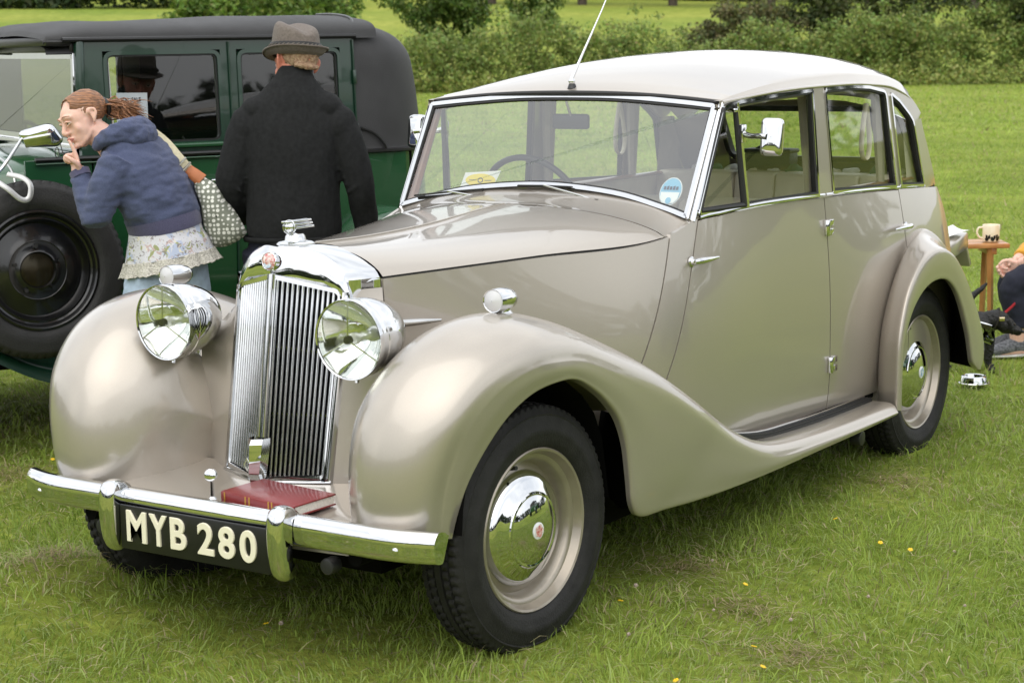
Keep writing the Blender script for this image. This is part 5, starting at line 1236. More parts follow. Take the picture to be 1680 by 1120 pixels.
# ------------------------------------------------------------------ neighbours seen only in the glass and chrome
def dup_tree(o, parent=None):
    c = o.copy(); COL.objects.link(c); c.parent = parent
    for ch in list(o.children): dup_tree(ch, c)
    return c
d2 = dup_tree(gc); d2.name = 'vintage_dark_saloon'; d2.location = (6.6, 6.2, 0); d2.rotation_euler = (0, 0, math.radians(168)); d2['label'] = 'second dark saloon parked outside the right edge, mirrored in the beige car hub caps'
WHITEP = mat('white van paint', (.78, .78, .77), .3, coat=.6)
van = thing('white_van', 'plain white van parked outside the left edge, mirrored in the green car windscreen', 'van', (-11.2, 3.4, 0), math.radians(12))
MB().box((-1.0, -2.3, .45), (1.0, 1.3, 2.3)).build('van_body', WHITEP, van, bevel=.12); MB().box((-.96, -2.3-.0, .45), (.96, 2.5, 1.25)).build('van_bonnet', WHITEP, van, bevel=.15)
MB().box((-.93, 1.25, 1.2), (.93, 1.75, 2.0)).build('van_cab', WHITEP, van, bevel=.2)
for q in (-1, 1):
    MB().box((min(q*.97, q*1.012), .35, 1.35), (max(q*.97, q*1.012), 1.15, 1.95)).build('cab_window', BLACK, van, bevel=.03)
    for y in (-1.5, 1.7): MB().lathe([(.05, 0), (.20, .02), (.22, .06), (.33, .06), (.34, .0), (.34, -.16)], 28, frame_at((q*.92, y, .34), (q, 0, 0), (0, 1, 0))).build('wheel', BLACK, van)
# ================================================================== PEOPLE, DOG AND SMALL THINGS
SKIN = mat('skin', srgb(226, 184, 166), .55, sss=.2, var=.04, vscale=40, bump=.08, bscale=300); SKIN_M = mat('ruddy skin', srgb(206, 134, 112), .55, sss=.15, var=.10, vscale=60)
YAWROT = -YAW
def base_at(D, px_u):       # foot point D metres ahead of the viewpoint, px_u metres to its right
    return CP+FH*D+RH*px_u
def person(label, D, lat, group=None):
    p = base_at(D, lat); return thing('person', label, 'person', (p[0], p[1], 0), YAW*-1.0, group)
def remesh(mb, voxel, sm=2, amp=0.0, scale=20.0, stretch=(1, 1, 1), seed=0):
    me = modmesh(mb.mesh('b'), voxel=voxel, smooth_it=sm)
    if amp:
        c_ = co_of(me); n_ = np.empty(len(me.vertices)*3); me.vertices.foreach_get('normal', n_); n_ = n_.reshape(-1, 3)
        a = np.array([noise.noise(Vector((p[0]*scale*stretch[0]+seed, p[1]*scale*stretch[1], p[2]*scale*stretch[2])))+.5*noise.noise(Vector((p[0]*scale*2.1*stretch[0], p[1]*scale*2.1*stretch[1]+seed, p[2]*scale*2.1*stretch[2]))) for p in c_])
        a = np.where(np.abs(a) < .9, a, np.sign(a)*.9); set_co(me, c_+n_*(a*amp)[:, None])
    return me
def hand(mb, M, curl=(.5, .6, .7, .8), s=1.0, thumb=.4, mirror=1):
    """palm and five fingers; local +z along the fingers, -y the palm side, +x*mirror the thumb side"""
    T = lambda *p: tuple(M @ Vector((p[0]*s*mirror, p[1]*s, p[2]*s)))
    upx = tuple((M.to_3x3() @ Vector((1, 0, 0))))
    mb.tube([T(0, 0, -.055), T(0, 0, -.03), T(0, 0, .01), T(0, 0, .045)], np.array([(.026, .019), (.034, .017), (.040, .014), (.039, .011)])*s, 12, k=2, up=upx)
    for i, (x, L) in enumerate(((.029, .066), (.010, .074), (-.010, .069), (-.029, .054))):
        a = 0; p = np.array((x, 0, .040)); pts = [p-(0, 0, .02), p.copy()]
        for seg, f in ((.45, 1.0), (.30, 1.15), (.25, .8)):
            a += curl[i]*f; p = p+np.array((x*.06*(1-min(1, a)), -math.sin(a), math.cos(a)))*L*seg; pts.append(p.copy())
        mb.tube([T(*q) for q in pts], np.array([.0095, .0095, .0088, .0080, .0062])*s, 8, k=3)
    mb.tube([T(.022, -.004, -.03), T(.043, -.012, -.004), T(.052, -.012-.03*thumb, .022), T(.050-.012*thumb, -.014-.05*thumb, .046)], np.array([.015, .0125, .0105, .008])*s, 8, k=3)
def head(mb, M, s=1.0):
    """skull, face, nose, lips, ears; local -y forward, z up, origin between the ears"""
    T = lambda *p: tuple(M @ Vector((p[0]*s, p[1]*s, p[2]*s))); R3 = M.to_3x3()
    X = tuple(R3 @ Vector((1, 0, 0)))
    mb.ball(T(0, .018, .040), (.076*s, .096*s, .083*s), 24, 16, M=R3)
    mb.ball(T(0, -.030, .022), (.066*s, .066*s, .070*s), 20, 14, M=R3)                  # brow and upper face
    mb.tube([T(0, -.020, .0), T(0, -.036, -.045), T(0, -.052, -.082), T(0, -.062, -.098)], np.array([(.066, .060), (.059, .052), (.042, .038), (.024, .020)])*s, 16, k=3, up=X)
    mb.ball(T(0, -.030, -.032), (.063*s, .058*s, .062*s), 20, 14, M=R3)
    for q in (1, -1):
        mb.ball(T(q*.038, -.058, -.022), (.024*s, .018*s, .028*s), 14, 10, M=R3)          # cheek
        mb.tube([T(q*.050, -.005, -.048), T(q*.040, -.040, -.076), T(q*.012, -.066, -.094)], np.array([.014, .014, .015])*s, 10, k=2)   # jaw
        mb.tube([T(q*.012, -.090, .030), T(q*.034, -.087, .036), T(q*.054, -.070, .028)], np.array([.010, .011, .008])*s, 8, k=2)      # brow ridge
        mb.ball(T(q*.011, -.098, -.029), (.0085*s, .010*s, .007*s), 10, 8, M=R3)          # nostril wing
        # ear: rim, lobe and hollow
        mb.tube([T(q*.076, .006, -.024), T(q*.086, .014, -.010), T(q*.092, .026, .012), T(q*.090, .022, .030), T(q*.082, .006, .032), T(q*.077, -.002, .018)], np.array([.0075, .006, .006, .006, .006, .005])*s, 8, k=3)
        mb.ball(T(q*.080, .012, .004), (.005*s, .014*s, .022*s), 10, 8, M=R3)
    mb.tube([T(0, -.088, .022), T(0, -.096, .004), T(0, -.107, -.018), T(0, -.1085, -.027), T(0, -.096, -.035)], np.array([.009, .0095, .0115, .012, .009])*s, 10, k=3)
    mb.tube([T(-.022, -.086, -.056), T(0, -.099, -.0525), T(.022, -.086, -.056)], np.array([.004, .0062, .004])*s, 8, k=3)
    mb.tube([T(-.019, -.084, -.064), T(0, -.096, -.066), T(.019, -.084, -.064)], np.array([.004, .0072, .004])*s, 8, k=3)
    mb.ball(T(0, -.078, -.092), (.018*s, .016*s, .014*s), 12, 8, M=R3)
EYEW = mat('eye white', (.72, .70, .67), .2); IRIS = mat('iris', (.05, .045, .03), .15); LIP = mat('lips', srgb(188, 118, 112), .45); BROW = mat('brow hair', srgb(158, 116, 92), .8)
def face_details(par, M, s=1.0, brow=None):
    T = lambda *p: tuple(M @ Vector((p[0]*s, p[1]*s, p[2]*s))); R3 = M.to_3x3()
    for q in (1, -1):
        e = MB().ball(T(q*.031, -.0795, .010), (.0125*s, .0118*s, .0070*s), 14, 10, M=R3).build('eye', EYEW, par)
        MB().ball(T(q*.031, -.0858, .008), (.0068*s, .0064*s, .0068*s), 12, 8, M=R3).build('iris', IRIS, e)
        MB().tube([T(q*.016, -.089, .012), T(q*.031, -.0955, .0185), T(q*.047, -.082, .012)], np.array([.0025, .0048, .0025])*s, 8, k=4).build('eyelid', SKIN, e)
        MB().tube([T(q*.016, -.087, .008), T(q*.031, -.0925, .0015), T(q*.046, -.081, .008)], np.array([.002, .0028, .002])*s, 8, k=4).build('eyelid', SKIN, e)
        MB().tube([T(q*.017, -.0905, .0135), T(q*.031, -.0975, .0195), T(q*.049, -.083, .0125)], np.array([.0005, .0008, .0005])*s, 6, k=4).build('eyelash', IRIS, e)
        MB().tube([T(q*.012, -.100, .034), T(q*.032, -.0985, .042), T(q*.054, -.079, .036)], np.array([(.0022, .001), (.0028, .0012), (.0014, .0008)])*s, 8, k=4).build('eyebrow', brow or BROW, par)
    MB().tube([T(-.023, -.0895, -.0585), T(-.008, -.1025, -.0535), T(0, -.1045, -.0555), T(.008, -.1025, -.0535), T(.023, -.0895, -.0585)], np.array([.0015, .0040, .0036, .0040, .0015])*s, 8, k=4).build('upper_lip', LIP, par)
    MB().tube([T(-.021, -.0885, -.0605), T(0, -.1020, -.0665), T(.021, -.0885, -.0605)], np.array([.0015, .0056, .0015])*s, 8, k=4).build('lower_lip', LIP, par)

# ------------------------------------------------------------------ woman leaning over
def fabric(name, base, c2, scale, rough=.9, dots=None):
    return mat(name, base, rough, sheen=.2, col2=c2, vscale=scale, bump=.25, bscale=420)
HOOD = mat('blue marl sweatshirt', srgb(66, 74, 102), .95, sheen=.1, col2=srgb(82, 90, 118), vscale=260, bump=.35, bscale=500)
RIB = mat('grey violet ribbing', srgb(80, 79, 106), .95, sheen=.2, var=.08, vscale=120, bump=.4, bscale=260)
JEAN = mat('pale blue denim', srgb(168, 186, 204), .9, var=.08, vscale=60, bump=.2, bscale=500)
def floral():
    m = bpy.data.materials.new('floral cotton'); m.use_nodes = True; t = m.node_tree; b = t.nodes['Principled BSDF']; b.inputs['Roughness'].default_value = .9
    co = t.nodes.new('ShaderNodeTexCoord'); cur = None
    base = srgb(208, 208, 212)
    prev = None
    for sc, thr, colr, off, wv in ((13, .55, srgb(180, 190, 210), 0, 6), (24, .60, srgb(152, 158, 112), 5, 7), (30, .62, srgb(190, 168, 164), 9, 8), (75, .60, srgb(138, 132, 132), 3, 6), (44, .64, srgb(220, 214, 192), 13, 6)):
        mpn = t.nodes.new('ShaderNodeMapping'); mpn.inputs['Location'].default_value = (off, off*.7, off*.3); t.links.new(co.outputs['Object'], mpn.inputs['Vector'])
        n = t.nodes.new('ShaderNodeTexNoise'); n.inputs['Scale'].default_value = sc; n.inputs['Detail'].default_value = 3; n.inputs['Distortion'].default_value = 1.2; t.links.new(mpn.outputs['Vector'], n.inputs['Vector'])
        r = t.nodes.new('ShaderNodeValToRGB'); r.color_ramp.elements[0].position = thr; r.color_ramp.elements[0].color = (0, 0, 0, 1); r.color_ramp.elements[1].position = thr+.02; r.color_ramp.elements[1].color = (1, 1, 1, 1)
        t.links.new(n.outputs['Fac'], r.inputs['Fac'])
        x = t.nodes.new('ShaderNodeMix'); x.data_type = 'RGBA'; x.inputs['A'].default_value = base; x.inputs['B'].default_value = colr
        if prev: t.links.new(prev, x.inputs['A'])
        t.links.new(r.outputs['Color'], x.inputs['Factor']); prev = x.outputs['Result']
    t.links.new(prev, b.inputs['Base Color']); return m
FLORAL = floral(); LACE = mat('cream crochet lace', srgb(224, 220, 208), .95, col2=srgb(176, 172, 160), vscale=150, bump=.9, bscale=170)
def polka():
    m = bpy.data.materials.new('spotted canvas'); m.use_nodes = True; t = m.node_tree; b = t.nodes['Principled BSDF']; b.inputs['Roughness'].default_value = .85
    co = t.nodes.new('ShaderNodeTexCoord'); v = t.nodes.new('ShaderNodeTexVoronoi'); v.inputs['Scale'].default_value = 58; v.inputs['Randomness'].default_value = .35
    mpn = t.nodes.new('ShaderNodeMapping'); mpn.inputs['Scale'].default_value = (1, .001, 1); t.links.new(co.outputs['Object'], mpn.inputs['Vector']); t.links.new(mpn.outputs['Vector'], v.inputs['Vector'])
    r = t.nodes.new('ShaderNodeValToRGB'); e = r.color_ramp.elements; e[0].position = 0; e[0].color = srgb(150, 150, 140); e[1].position = .12; e[1].color = srgb(226, 226, 216)
    a = e.new(.36); a.color = srgb(222, 222, 212); a = e.new(.40); a.color = srgb(122, 126, 112); r.color_ramp.interpolation = 'LINEAR'
    t.links.new(v.outputs['Distance'], r.inputs['Fac']); t.links.new(r.outputs['Color'], b.inputs['Base Color']); return m
POLKA = polka(); TANL = mat('tan leather', srgb(176, 108, 66), .55, var=.1, vscale=30, bump=.2, bscale=200); WEB = mat('striped webbing', srgb(206, 198, 168), .85, var=.1, vscale=90)
def hairmat(name, c1, c2, sc):
    m = mat(name, c1, .45, col2=c2, vscale=1.0, bump=.6, bscale=1.0); t = m.node_tree
    co = [n for n in t.nodes if n.type == 'TEX_COORD'][0]; mpn = t.nodes.new('ShaderNodeMapping'); mpn.inputs['Scale'].default_value = sc; mpn.inputs['Rotation'].default_value = (0, .35, 0)
    t.links.new(co.outputs['Object'], mpn.inputs['Vector'])
    for n in t.nodes:
        if n.type == 'TEX_NOISE': t.links.new(mpn.outputs['Vector'], n.inputs['Vector'])
    return m
wmn = person('woman in blue hooded sweatshirt and floral tunic leaning over with a finger to her chin', 6.95, (265-840)/3081.67*6.95*1.0006)
LAT = (.40, .92, 0)
fwd = Vector((-.74, -.62, -.30)).normalized(); upv = Vector((-.36, -.02, .93)); upv = (upv-fwd*upv.dot(fwd)).normalized(); rgt = (-fwd).cross(upv)*-1
Xh = upv.cross(fwd)*1.0
Mh = Matrix.Identity(4)
yv = -fwd; xv = yv.cross(upv)
for i in range(3): Mh[i][0], Mh[i][1], Mh[i][2] = xv[i], yv[i], upv[i]
Mh.translation = Vector((-.262, -.008, 1.382))
HSW = .845
bd = MB(); head(bd, Mh, HSW)
bd.tube([(-.235, .0, 1.345), (-.195, .005, 1.315), (-.15, .01, 1.27)], [.050, .052, .062], 14, k=3)
bd.tube([(-.15, .01, 1.29), (-.09, .01, 1.22), (-.03, .02, 1.08), (.01, .03, .95), (.02, .04, .86)], [(.11, .075), (.15, .09), (.135, .085), (.15, .10), (.155, .11)], 16, k=3, up=LAT)
def limb(mb, pts, r, n=12): mb.tube(pts, r, n, k=4)
limb(bd, [(-.13, -.12, 1.23), (-.170, -.135, 1.14), (-.203, -.135, 1.05), (-.245, -.10, 1.12), (-.274, -.075, 1.195), (-.278, -.068, 1.215)], [.048, .044, .040, .036, .027, .024])
limb(bd, [(-.04, .13, 1.25), (.03, .16, 1.15), (.08, .17, 1.06), (.07, .21, .97), (.05, .25, .90)], [.048, .044, .040, .035, .026])
hd = Matrix.Identity(4); z_ = Vector((-.26, .05, .96)).normalized(); y_ = Vector((.75, .62, .17)); y_ = (y_-z_*y_.dot(z_)).normalized(); x_ = y_.cross(z_)
for i in range(3): hd[i][0], hd[i][1], hd[i][2] = x_[i], y_[i], z_[i]
hd.translation = Vector((-.283, -.078, 1.222)); hand(bd, hd, (.10, 1.35, 1.4, 1.45), .88, .8, 1)
hd2 = Matrix.Translation((.045, .26, .86)) @ Matrix.Rotation(PI, 4, 'X'); hand(bd, hd2, (.5, .6, .6, .7), .88, .4, 1)
for (u, w_, ku, fu) in ((-.055, -.035, -.075, -.075), (.075, .085, .062, .10)):
    limb(bd, [(u*.6+.01, w_*.7+.03, .86), (u, w_, .74), (ku, w_, .49), (ku+.012, w_+.01, .34), (fu, w_, .09)], [.085, .080, .052, .052, .034])
    bd.tube([(fu+.03, w_+.01, .062), (fu-.06, w_-.01, .058), (fu-.15, w_-.03, .05)], [(.034, .028), (.036, .026), (.030, .016)], 12, k=3, up=(0, 1, 0))
wb_ = link('body', remesh(bd, .0042, 4), SKIN, wmn, angle=None)
face_details(wmn, Mh, HSW)
TW = lambda *p: Mh @ Vector((p[0]*HSW, p[1]*HSW, p[2]*HSW))
HAIRW = hairmat('auburn brown hair', srgb(92, 64, 46), srgb(170, 118, 80), (22, 60, 230)); HAIRG = mat('greying temple hair', srgb(120, 108, 96), .6, col2=srgb(168, 160, 148), vscale=90, bump=.5, bscale=120)
hb = MB(); hb.ball(TW(0, .028, .044), (.080*HSW, .097*HSW, .083*HSW), 28, 18, M=Mh.to_3x3()); hb.ball(TW(0, .0, .062), (.072*HSW, .078*HSW, .060*HSW), 24, 14, M=Mh.to_3x3())
hb.tube([TW(0, .10, .03), TW(0, .125, .02), TW(0, .14, .0)], [.035, .028, .024], 12, k=3)
hme = remesh(hb, .005, 2, .0022, 60, (1, 1, 1)); c_ = co_of(hme)
inv = Mh.inverted(); keepz = []
for i in range(len(c_)):
    q = (inv @ Vector(c_[i]))*(1/HSW)
    if q.y < -.062+.25*max(0, q.z-.06) and q.z < .105: c_[i] = np.array(TW(q.x*.84, q.y+.045, q.z-.004))
    elif q.z < .012 and q.y < .03: c_[i] = np.array(TW(q.x*.72, q.y+.035, q.z))
set_co(hme, c_); link('hair', hme, HAIRW, wmn, angle=None)
MB().tube([TW(.0+.036*math.cos(t), .118, .02+.036*math.sin(t)) for t in np.linspace(0, 2*PI, 17)], .009, 8, cap=False).build('hair_band', BLACK, wmn)
pt = MB(); rr_ = np.random.default_rng(3)
for k in range(230):
    o1 = rr_.normal(0, .010, 3); o2 = rr_.normal(0, .016, 3)
    p0 = np.array(TW(0, .12, .015))+o1*.6; pt.tube([p0, p0+np.array((.042, .0, .0))+o1, p0+np.array((.085, -.012, -.016))+o2, p0+np.array((.115, -.02, -.034))+o2*1.3], [.0026, .0025, .0018, .0004], 6, k=3)
pt.build('ponytail', HAIRW, wmn, angle=None)
# sweatshirt
hd_ = MB()
hd_.tube([(.010, .025, 1.00), (.0, .025, 1.05), (-.035, .015, 1.14), (-.080, .005, 1.225), (-.125, .0, 1.285), (-.165, .0, 1.315)], [(.155, .125), (.170, .125), (.178, .122), (.175, .112), (.125, .090), (.072, .070)], 22, k=4, up=LAT)
limb(hd_, [(-.115, -.115, 1.245), (-.160, -.140, 1.15), (-.200, -.140, 1.048), (-.205, -.135, 1.035), (-.242, -.105, 1.12), (-.270, -.078, 1.19)], [.066, .064, .058, .058, .050, .037], 14)
limb(hd_, [(-.05, .12, 1.245), (.03, .16, 1.15), (.09, .17, 1.05), (.075, .21, .97), (.06, .235, .92)], [.066, .062, .058, .050, .036], 14)
for k in range(4): hd_.tube([(-.150-.012*k, -.09, 1.085+.028*k), (-.20-.004*k, -.185+.01*k, 1.075+.02*k), (-.245, -.13, 1.075+.018*k)], .010, 8, k=3)
link('sweatshirt', remesh(hd_, .0068, 3, .008, 13, (1.0, 1.0, 2.4), 4), HOOD, wmn, angle=None)
hh = MB()
hh.tube([(-.215, -.055, 1.285), (-.165, -.100, 1.320), (-.105, -.095, 1.345), (-.060, -.045, 1.352), (-.050, .03, 1.350), (-.085, .095, 1.345), (-.15, .10, 1.325), (-.205, .07, 1.30)], [(.022, .018), (.032, .024), (.040, .030), (.044, .034), (.044, .034), (.040, .03), (.032, .024), (.022, .018)], 14, k=4)
hh.tube([(-.13, -.085, 1.325), (-.07, -.06, 1.325), (-.045, .0, 1.325), (-.06, .07, 1.325), (-.12, .085, 1.325)], [.035, .045, .048, .045, .035], 12, k=4)
link('hood', remesh(hh, .006, 3, .007, 26, (1, 1, 1.6), 2), HOOD, wmn, angle=None)
rb_ = MB(); rb_.tube([(.016, .028, .972), (.013, .027, .99), (.007, .026, 1.02)], [(.153, .127), (.158, .128), (.165, .127)], 48, k=3, up=LAT, cap=False)
rb_.build('hem_ribbing', RIB, wmn, angle=None)
cf = MB(); cf.tube([(-.262, -.085, 1.178), (-.272, -.077, 1.200)], .038, 18, cap=False); cf.build('cuff_ribbing', RIB, wmn, angle=None)
# tunic and its lace hem
def skirt(levels, n=72, ruff=0.0, nr=15, seed=0):
    L = np.array([np.cos(.41*PI*0), 0, 0]); e1 = np.array(LAT)/np.linalg.norm(LAT); e2 = np.array((e1[1], -e1[0], 0)); rows = []
    for (cx, cy, cz, ra, rb__, f, tilt) in levels:
        a = np.linspace(0, 2*PI, n, endpoint=False); w_ = 1+ruff*f*(np.sin(nr*a+seed)+.5*np.sin(nr*2.3*a+1))
        P_ = np.array((cx, cy, cz))+np.outer(np.cos(a)*ra*w_, e1)+np.outer(np.sin(a)*rb__*w_, e2); P_[:, 2] += tilt*(P_[:, 0]-cx)
        rows.append(P_)
    return np.array(rows)
lv = [(.012, .028, .995, .150, .122, 0, .10), (.014, .03, .95, .158, .130, .2, .13), (.018, .035, .92, .170, .143, .6, .15), (.021, .04, .885, .182, .154, 1.0, .15), (.023, .042, .872, .186, .158, 1.1, .15)]
MB().grid(loft(skirt(lv, ruff=.016, nr=9), 4, 1), closev=True).build('tunic', FLORAL, wmn, angle=None, solid=.003)
lv2 = [(.023, .042, .876, .187, .159, 1.1, .15), (.024, .043, .858, .192, .164, 1.6, .15), (.025, .044, .840, .199, .170, 2.4, .16), (.026, .045, .825, .204, .176, 3.2, .16)]
Gk = loft(skirt(lv2, n=144, ruff=.014, nr=13), 4, 1); Gk[-1, :, 2] += .006*np.abs(np.sin(np.arange(144)*PI/4)); 
MB().grid(Gk, closev=True).build('lace_hem', LACE, wmn, angle=None, solid=.003)
jb = MB(); jb.tube([(.015, .035, .93), (.018, .038, .86), (.02, .04, .80)], [(.145, .105), (.150, .115), (.145, .11)], 20, k=3, up=LAT)
for (u, w_, ku, fu) in ((-.055, -.035, -.075, -.075), (.075, .085, .062, .10)):
    limb(jb, [(u*.6+.01, w_*.7+.03, .84), (u, w_, .74), (ku, w_, .49), (ku+.012, w_+.01, .34), (fu, w_, .11)], [.094, .088, .062, .060, .046], 16)
link('jeans', remesh(jb, .007, 2, .004, 22, (1, 1, 2), 8), JEAN, wmn, angle=None)
SHOE = mat('brown shoe', (.05, .03, .02), .5)
for (w_, fu) in ((-.035, -.075), (.085, .10)):
    s_ = MB(); s_.tube([(fu+.045, w_+.012, .068), (fu-.01, w_, .075), (fu-.09, w_-.018, .066), (fu-.175, w_-.036, .055)], [(.036, .034), (.042, .042), (.043, .032), (.030, .018)], 14, k=3, up=(0, 1, 0)); s_.build('shoe', SHOE, wmn, angle=None)
# spectacles held to her lips
sp = thing('spectacles', 'dark framed spectacles held against the leaning woman lips', 'glasses', (0, 0, 0)); sp.matrix_world = wmn.matrix_basis.copy()
fr = MB(); fr.tube([(-.352+.004*math.cos(t), -.066+.014*math.cos(t), 1.268+.018*math.sin(t)) for t in np.linspace(0, 2*PI, 21)], .0018, 6, cap=False); fr.build('lens_frame', DARKPL, sp)
fr = MB(); fr.tube([(-.338, -.075, 1.308), (-.330, -.078, 1.275), (-.322, -.080, 1.25)], .0018, 6, k=3); fr.build('temple_arm', DARKPL, sp)
b_ = MB(); b_.add([(-.352+.004*math.cos(t), -.066+.013*math.cos(t), 1.268+.017*math.sin(t)) for t in np.linspace(0, 2*PI, 20, endpoint=False)], [tuple(range(20))]); b_.build('lens', GLASS, sp)
# shoulder bag
bag = thing('shoulder_bag', 'grey green spotted canvas shoulder bag hanging at the leaning woman side', 'bag', (0, 0, 0)); bag.matrix_world = wmn.matrix_basis.copy()
outl = np.array([(.118, 1.165), (.150, 1.160), (.185, 1.135), (.225, 1.09), (.262, 1.03), (.297, .965), (.300, .94), (.272, .915), (.225, .895), (.185, .893), (.165, .925), (.150, .985), (.135, 1.055), (.120, 1.12)])
outl = np.concatenate([cr(np.concatenate([outl, outl[:1]]), 3)[:-1]]); cc = outl.mean(0); rows = []
for s_, wv in ((1.0, 0), (.97, .022), (.86, .045), (.6, .062), (.25, .068), (.04, .069)): rows.append([(cc[0]+(p[0]-cc[0])*s_, .105-wv, cc[1]+(p[1]-cc[1])*s_) for p in outl])
back_ = [[(p[0], .21-p[1]+.0, p[2]) for p in rw] for rw in rows]
bb = MB(); bb.grid(np.array(rows), closev=True, flip=True); bb.grid(np.array(back_), closev=True)
bme = bb.mesh('bag'); c_ = co_of(bme)
for i in range(len(c_)): c_[i] += np.array(noise.noise_vector(Vector(c_[i]*11)))*.012
set_co(bme, c_); link('bag_body', bme, POLKA, bag, angle=None)
MB().tube([(-.03, .06, 1.335), (.02, .075, 1.29), (.065, .075, 1.235), (.095, .085, 1.195), (.118, .095, 1.170)], (.020, .003), 8, k=4, up=(.6, .5, .6)).build('strap', WEB, bag)
b_ = MB(); b_.tube([(.098, .080, 1.190), (.125, .075, 1.168), (.150, .072, 1.148)], [(.020, .008), (.024, .010), (.026, .010)], 10, k=3, up=(.6, .2, .7)); b_.build('leather_tab', TANL, bag)
for p in ((.078, .072, 1.218), (.094, .076, 1.200)): MB().tube([(p[0]-.014, p[1]-.012, p[2]-.016), (p[0]+.016, p[1]+.0, p[2]+.016)], .0045, 6).build('buckle_bar', ALU, bag)

# ------------------------------------------------------------------ man with his back to us
SWEAT = mat('charcoal black jumper', (.017, .0178, .0182), .95, spec=.2, sheen=0, var=.18, vscale=60, bump=.3, bscale=420)
NAVY = mat('navy trousers', (.010, .012, .026), .85, var=.1, vscale=50, bump=.2, bscale=400)
man = person('man in black jumper and grey trilby hat standing with his back to the camera', 7.1, (483-840)/3081.67*7.1*1.0006)
fwd = Vector((-.55, .80, -.20)).normalized(); upv = Vector((.0, .25, .95)); upv = (upv-fwd*upv.dot(fwd)).normalized(); yv = -fwd; xv = yv.cross(upv)
Mm_ = Matrix.Identity(4)
for i in range(3): Mm_[i][0], Mm_[i][1], Mm_[i][2] = xv[i], yv[i], upv[i]
Mm_.translation = Vector((.026, .050, 1.566))
mb_ = MB(); head(mb_, Mm_, .95)
mb_.tube([(.028, .042, 1.57), (.026, .03, 1.53), (.022, .015, 1.46)], [.060, .062, .075], 14, k=3)
mb_.tube([(.02, .01, 1.50), (.012, 0, 1.40), (.006, 0, 1.22), (.003, 0, 1.05), (0, 0, .90)], [(.09, .07), (.145, .09), (.16, .10), (.15, .105), (.145, .10)], 18, k=3, up=(1, 0, 0))
AL = [(-.105, .0, 1.408), (-.162, -.010, 1.335), (-.196, -.02, 1.23), (-.224, -.025, 1.13), (-.214, .08, 1.03), (-.165, .20, .98)]
AR = [(.132, .0, 1.412), (.192, -.008, 1.335), (.228, -.015, 1.23), (.258, -.015, 1.12), (.268, .03, 1.02), (.255, .07, .91)]
limb(mb_, AL, [.05, .052, .048, .042, .038, .030]); limb(mb_, AR, [.05, .052, .048, .042, .038, .030])
Hm = frame_at((-.14, .255, .955), (.3, .85, -.35), (0, .3, 1)); hand(mb_, Hm, (.6, .7, .7, .8), 1.0, .5, 1)
Hm = frame_at((.258, .085, .845), (.02, .15, -1), (0, 1, 0)); hand(mb_, Hm, (.4, .5, .5, .6), 1.0, .4, 1)
for q in (-1, 1):
    limb(mb_, [(q*.075, 0, .86), (q*.095, .01, .72), (q*.11, .02, .50), (q*.115, -.01, .34), (q*.12, 0, .10)], [.10, .088, .060, .058, .042])
    mb_.tube([(q*.12, -.03, .065), (q*.125, .06, .06), (q*.14, .17, .05)], [(.036, .03), (.04, .028), (.032, .018)], 12, k=3, up=(1, 0, 0))
link('body', remesh(mb_, .006, 2), SKIN_M, man, angle=None); face_details(man, Mm_, .95)
jm = MB()
jm.tube([(.0, -.004, .925), (.002, -.005, .97), (.006, -.006, 1.08), (.010, -.004, 1.22), (.014, .0, 1.34), (.018, .004, 1.425), (.022, .012, 1.480), (.025, .022, 1.520), (.027, .03, 1.548)], [(.178, .135), (.182, .138), (.178, .136), (.186, .136), (.186, .126), (.155, .106), (.108, .084), (.076, .072), (.064, .066)], 26, k=4, up=(1, 0, 0))
for A_ in (AL, AR): jm.ball(A_[0], (.075, .080, .055), 16, 12); jm.ball(A_[1], (.062, .072, .085), 16, 12)
limb(jm, AL, [.050, .064, .066, .058, .052, .042], 16); limb(jm, AR[:-1]+[(.272, .062, .905)], [.050, .064, .066, .058, .050, .042], 16)
for q, A_ in ((-1, AL), (1, AR)):
    for k in range(5):
        t = k/4; cx, cy, cz = np.array(A_[3])*(1-t)+np.array(A_[2])*t
        jm.tube([(cx-q*.045, cy-.040, cz-.03), (cx, cy-.056, cz), (cx+q*.048, cy-.03, cz+.03)], .006, 6, k=3)
link('jumper', remesh(jm, .006, 4, .006, 8, (1.7, 1.7, .8), 6), SWEAT, man, angle=None)
cl_ = MB(); cl_.tube([(.027, .030, 1.538), (.028, .032, 1.560)], [(.064, .064), (.061, .061)], 28, up=(1, 0, 0), cap=False); cl_.build('collar_rib', SWEAT, man, angle=None, solid=.004)
hmb = MB(); hmb.tube([(0, -.004, .912), (0, -.004, .932)], [(.187, .137), (.190, .139)], 48, up=(1, 0, 0), cap=False); hmb.build('hem_band', SWEAT, man, angle=None, solid=.004)
tr = MB(); tr.tube([(0, 0, 1.0), (0, 0, .92), (0, 0, .84)], [(.165, .115), (.172, .122), (.168, .12)], 20, k=3, up=(1, 0, 0))
for q in (-1, 1): limb(tr, [(q*.088, 0, .87), (q*.10, .01, .72), (q*.11, .015, .50), (q*.115, -.005, .30), (q*.12, 0, .085)], [.108, .100, .080, .074, .068], 16)
link('trousers', remesh(tr, .009, 2, .005, 14, (1, 1, 1.6), 3), NAVY, man, angle=None)
for q in (-1, 1): s_ = MB(); s_.tube([(q*.12, -.045, .07), (q*.122, .02, .075), (q*.13, .10, .066), (q*.142, .20, .054)], [(.038, .034), (.046, .042), (.046, .032), (.034, .02)], 14, k=3, up=(1, 0, 0)); s_.build('shoe', BLACK, man, angle=None)
HAIRM = mat('sandy grey hair', srgb(138, 104, 78), .7, col2=srgb(182, 156, 126), vscale=80, bump=.8, bscale=160)
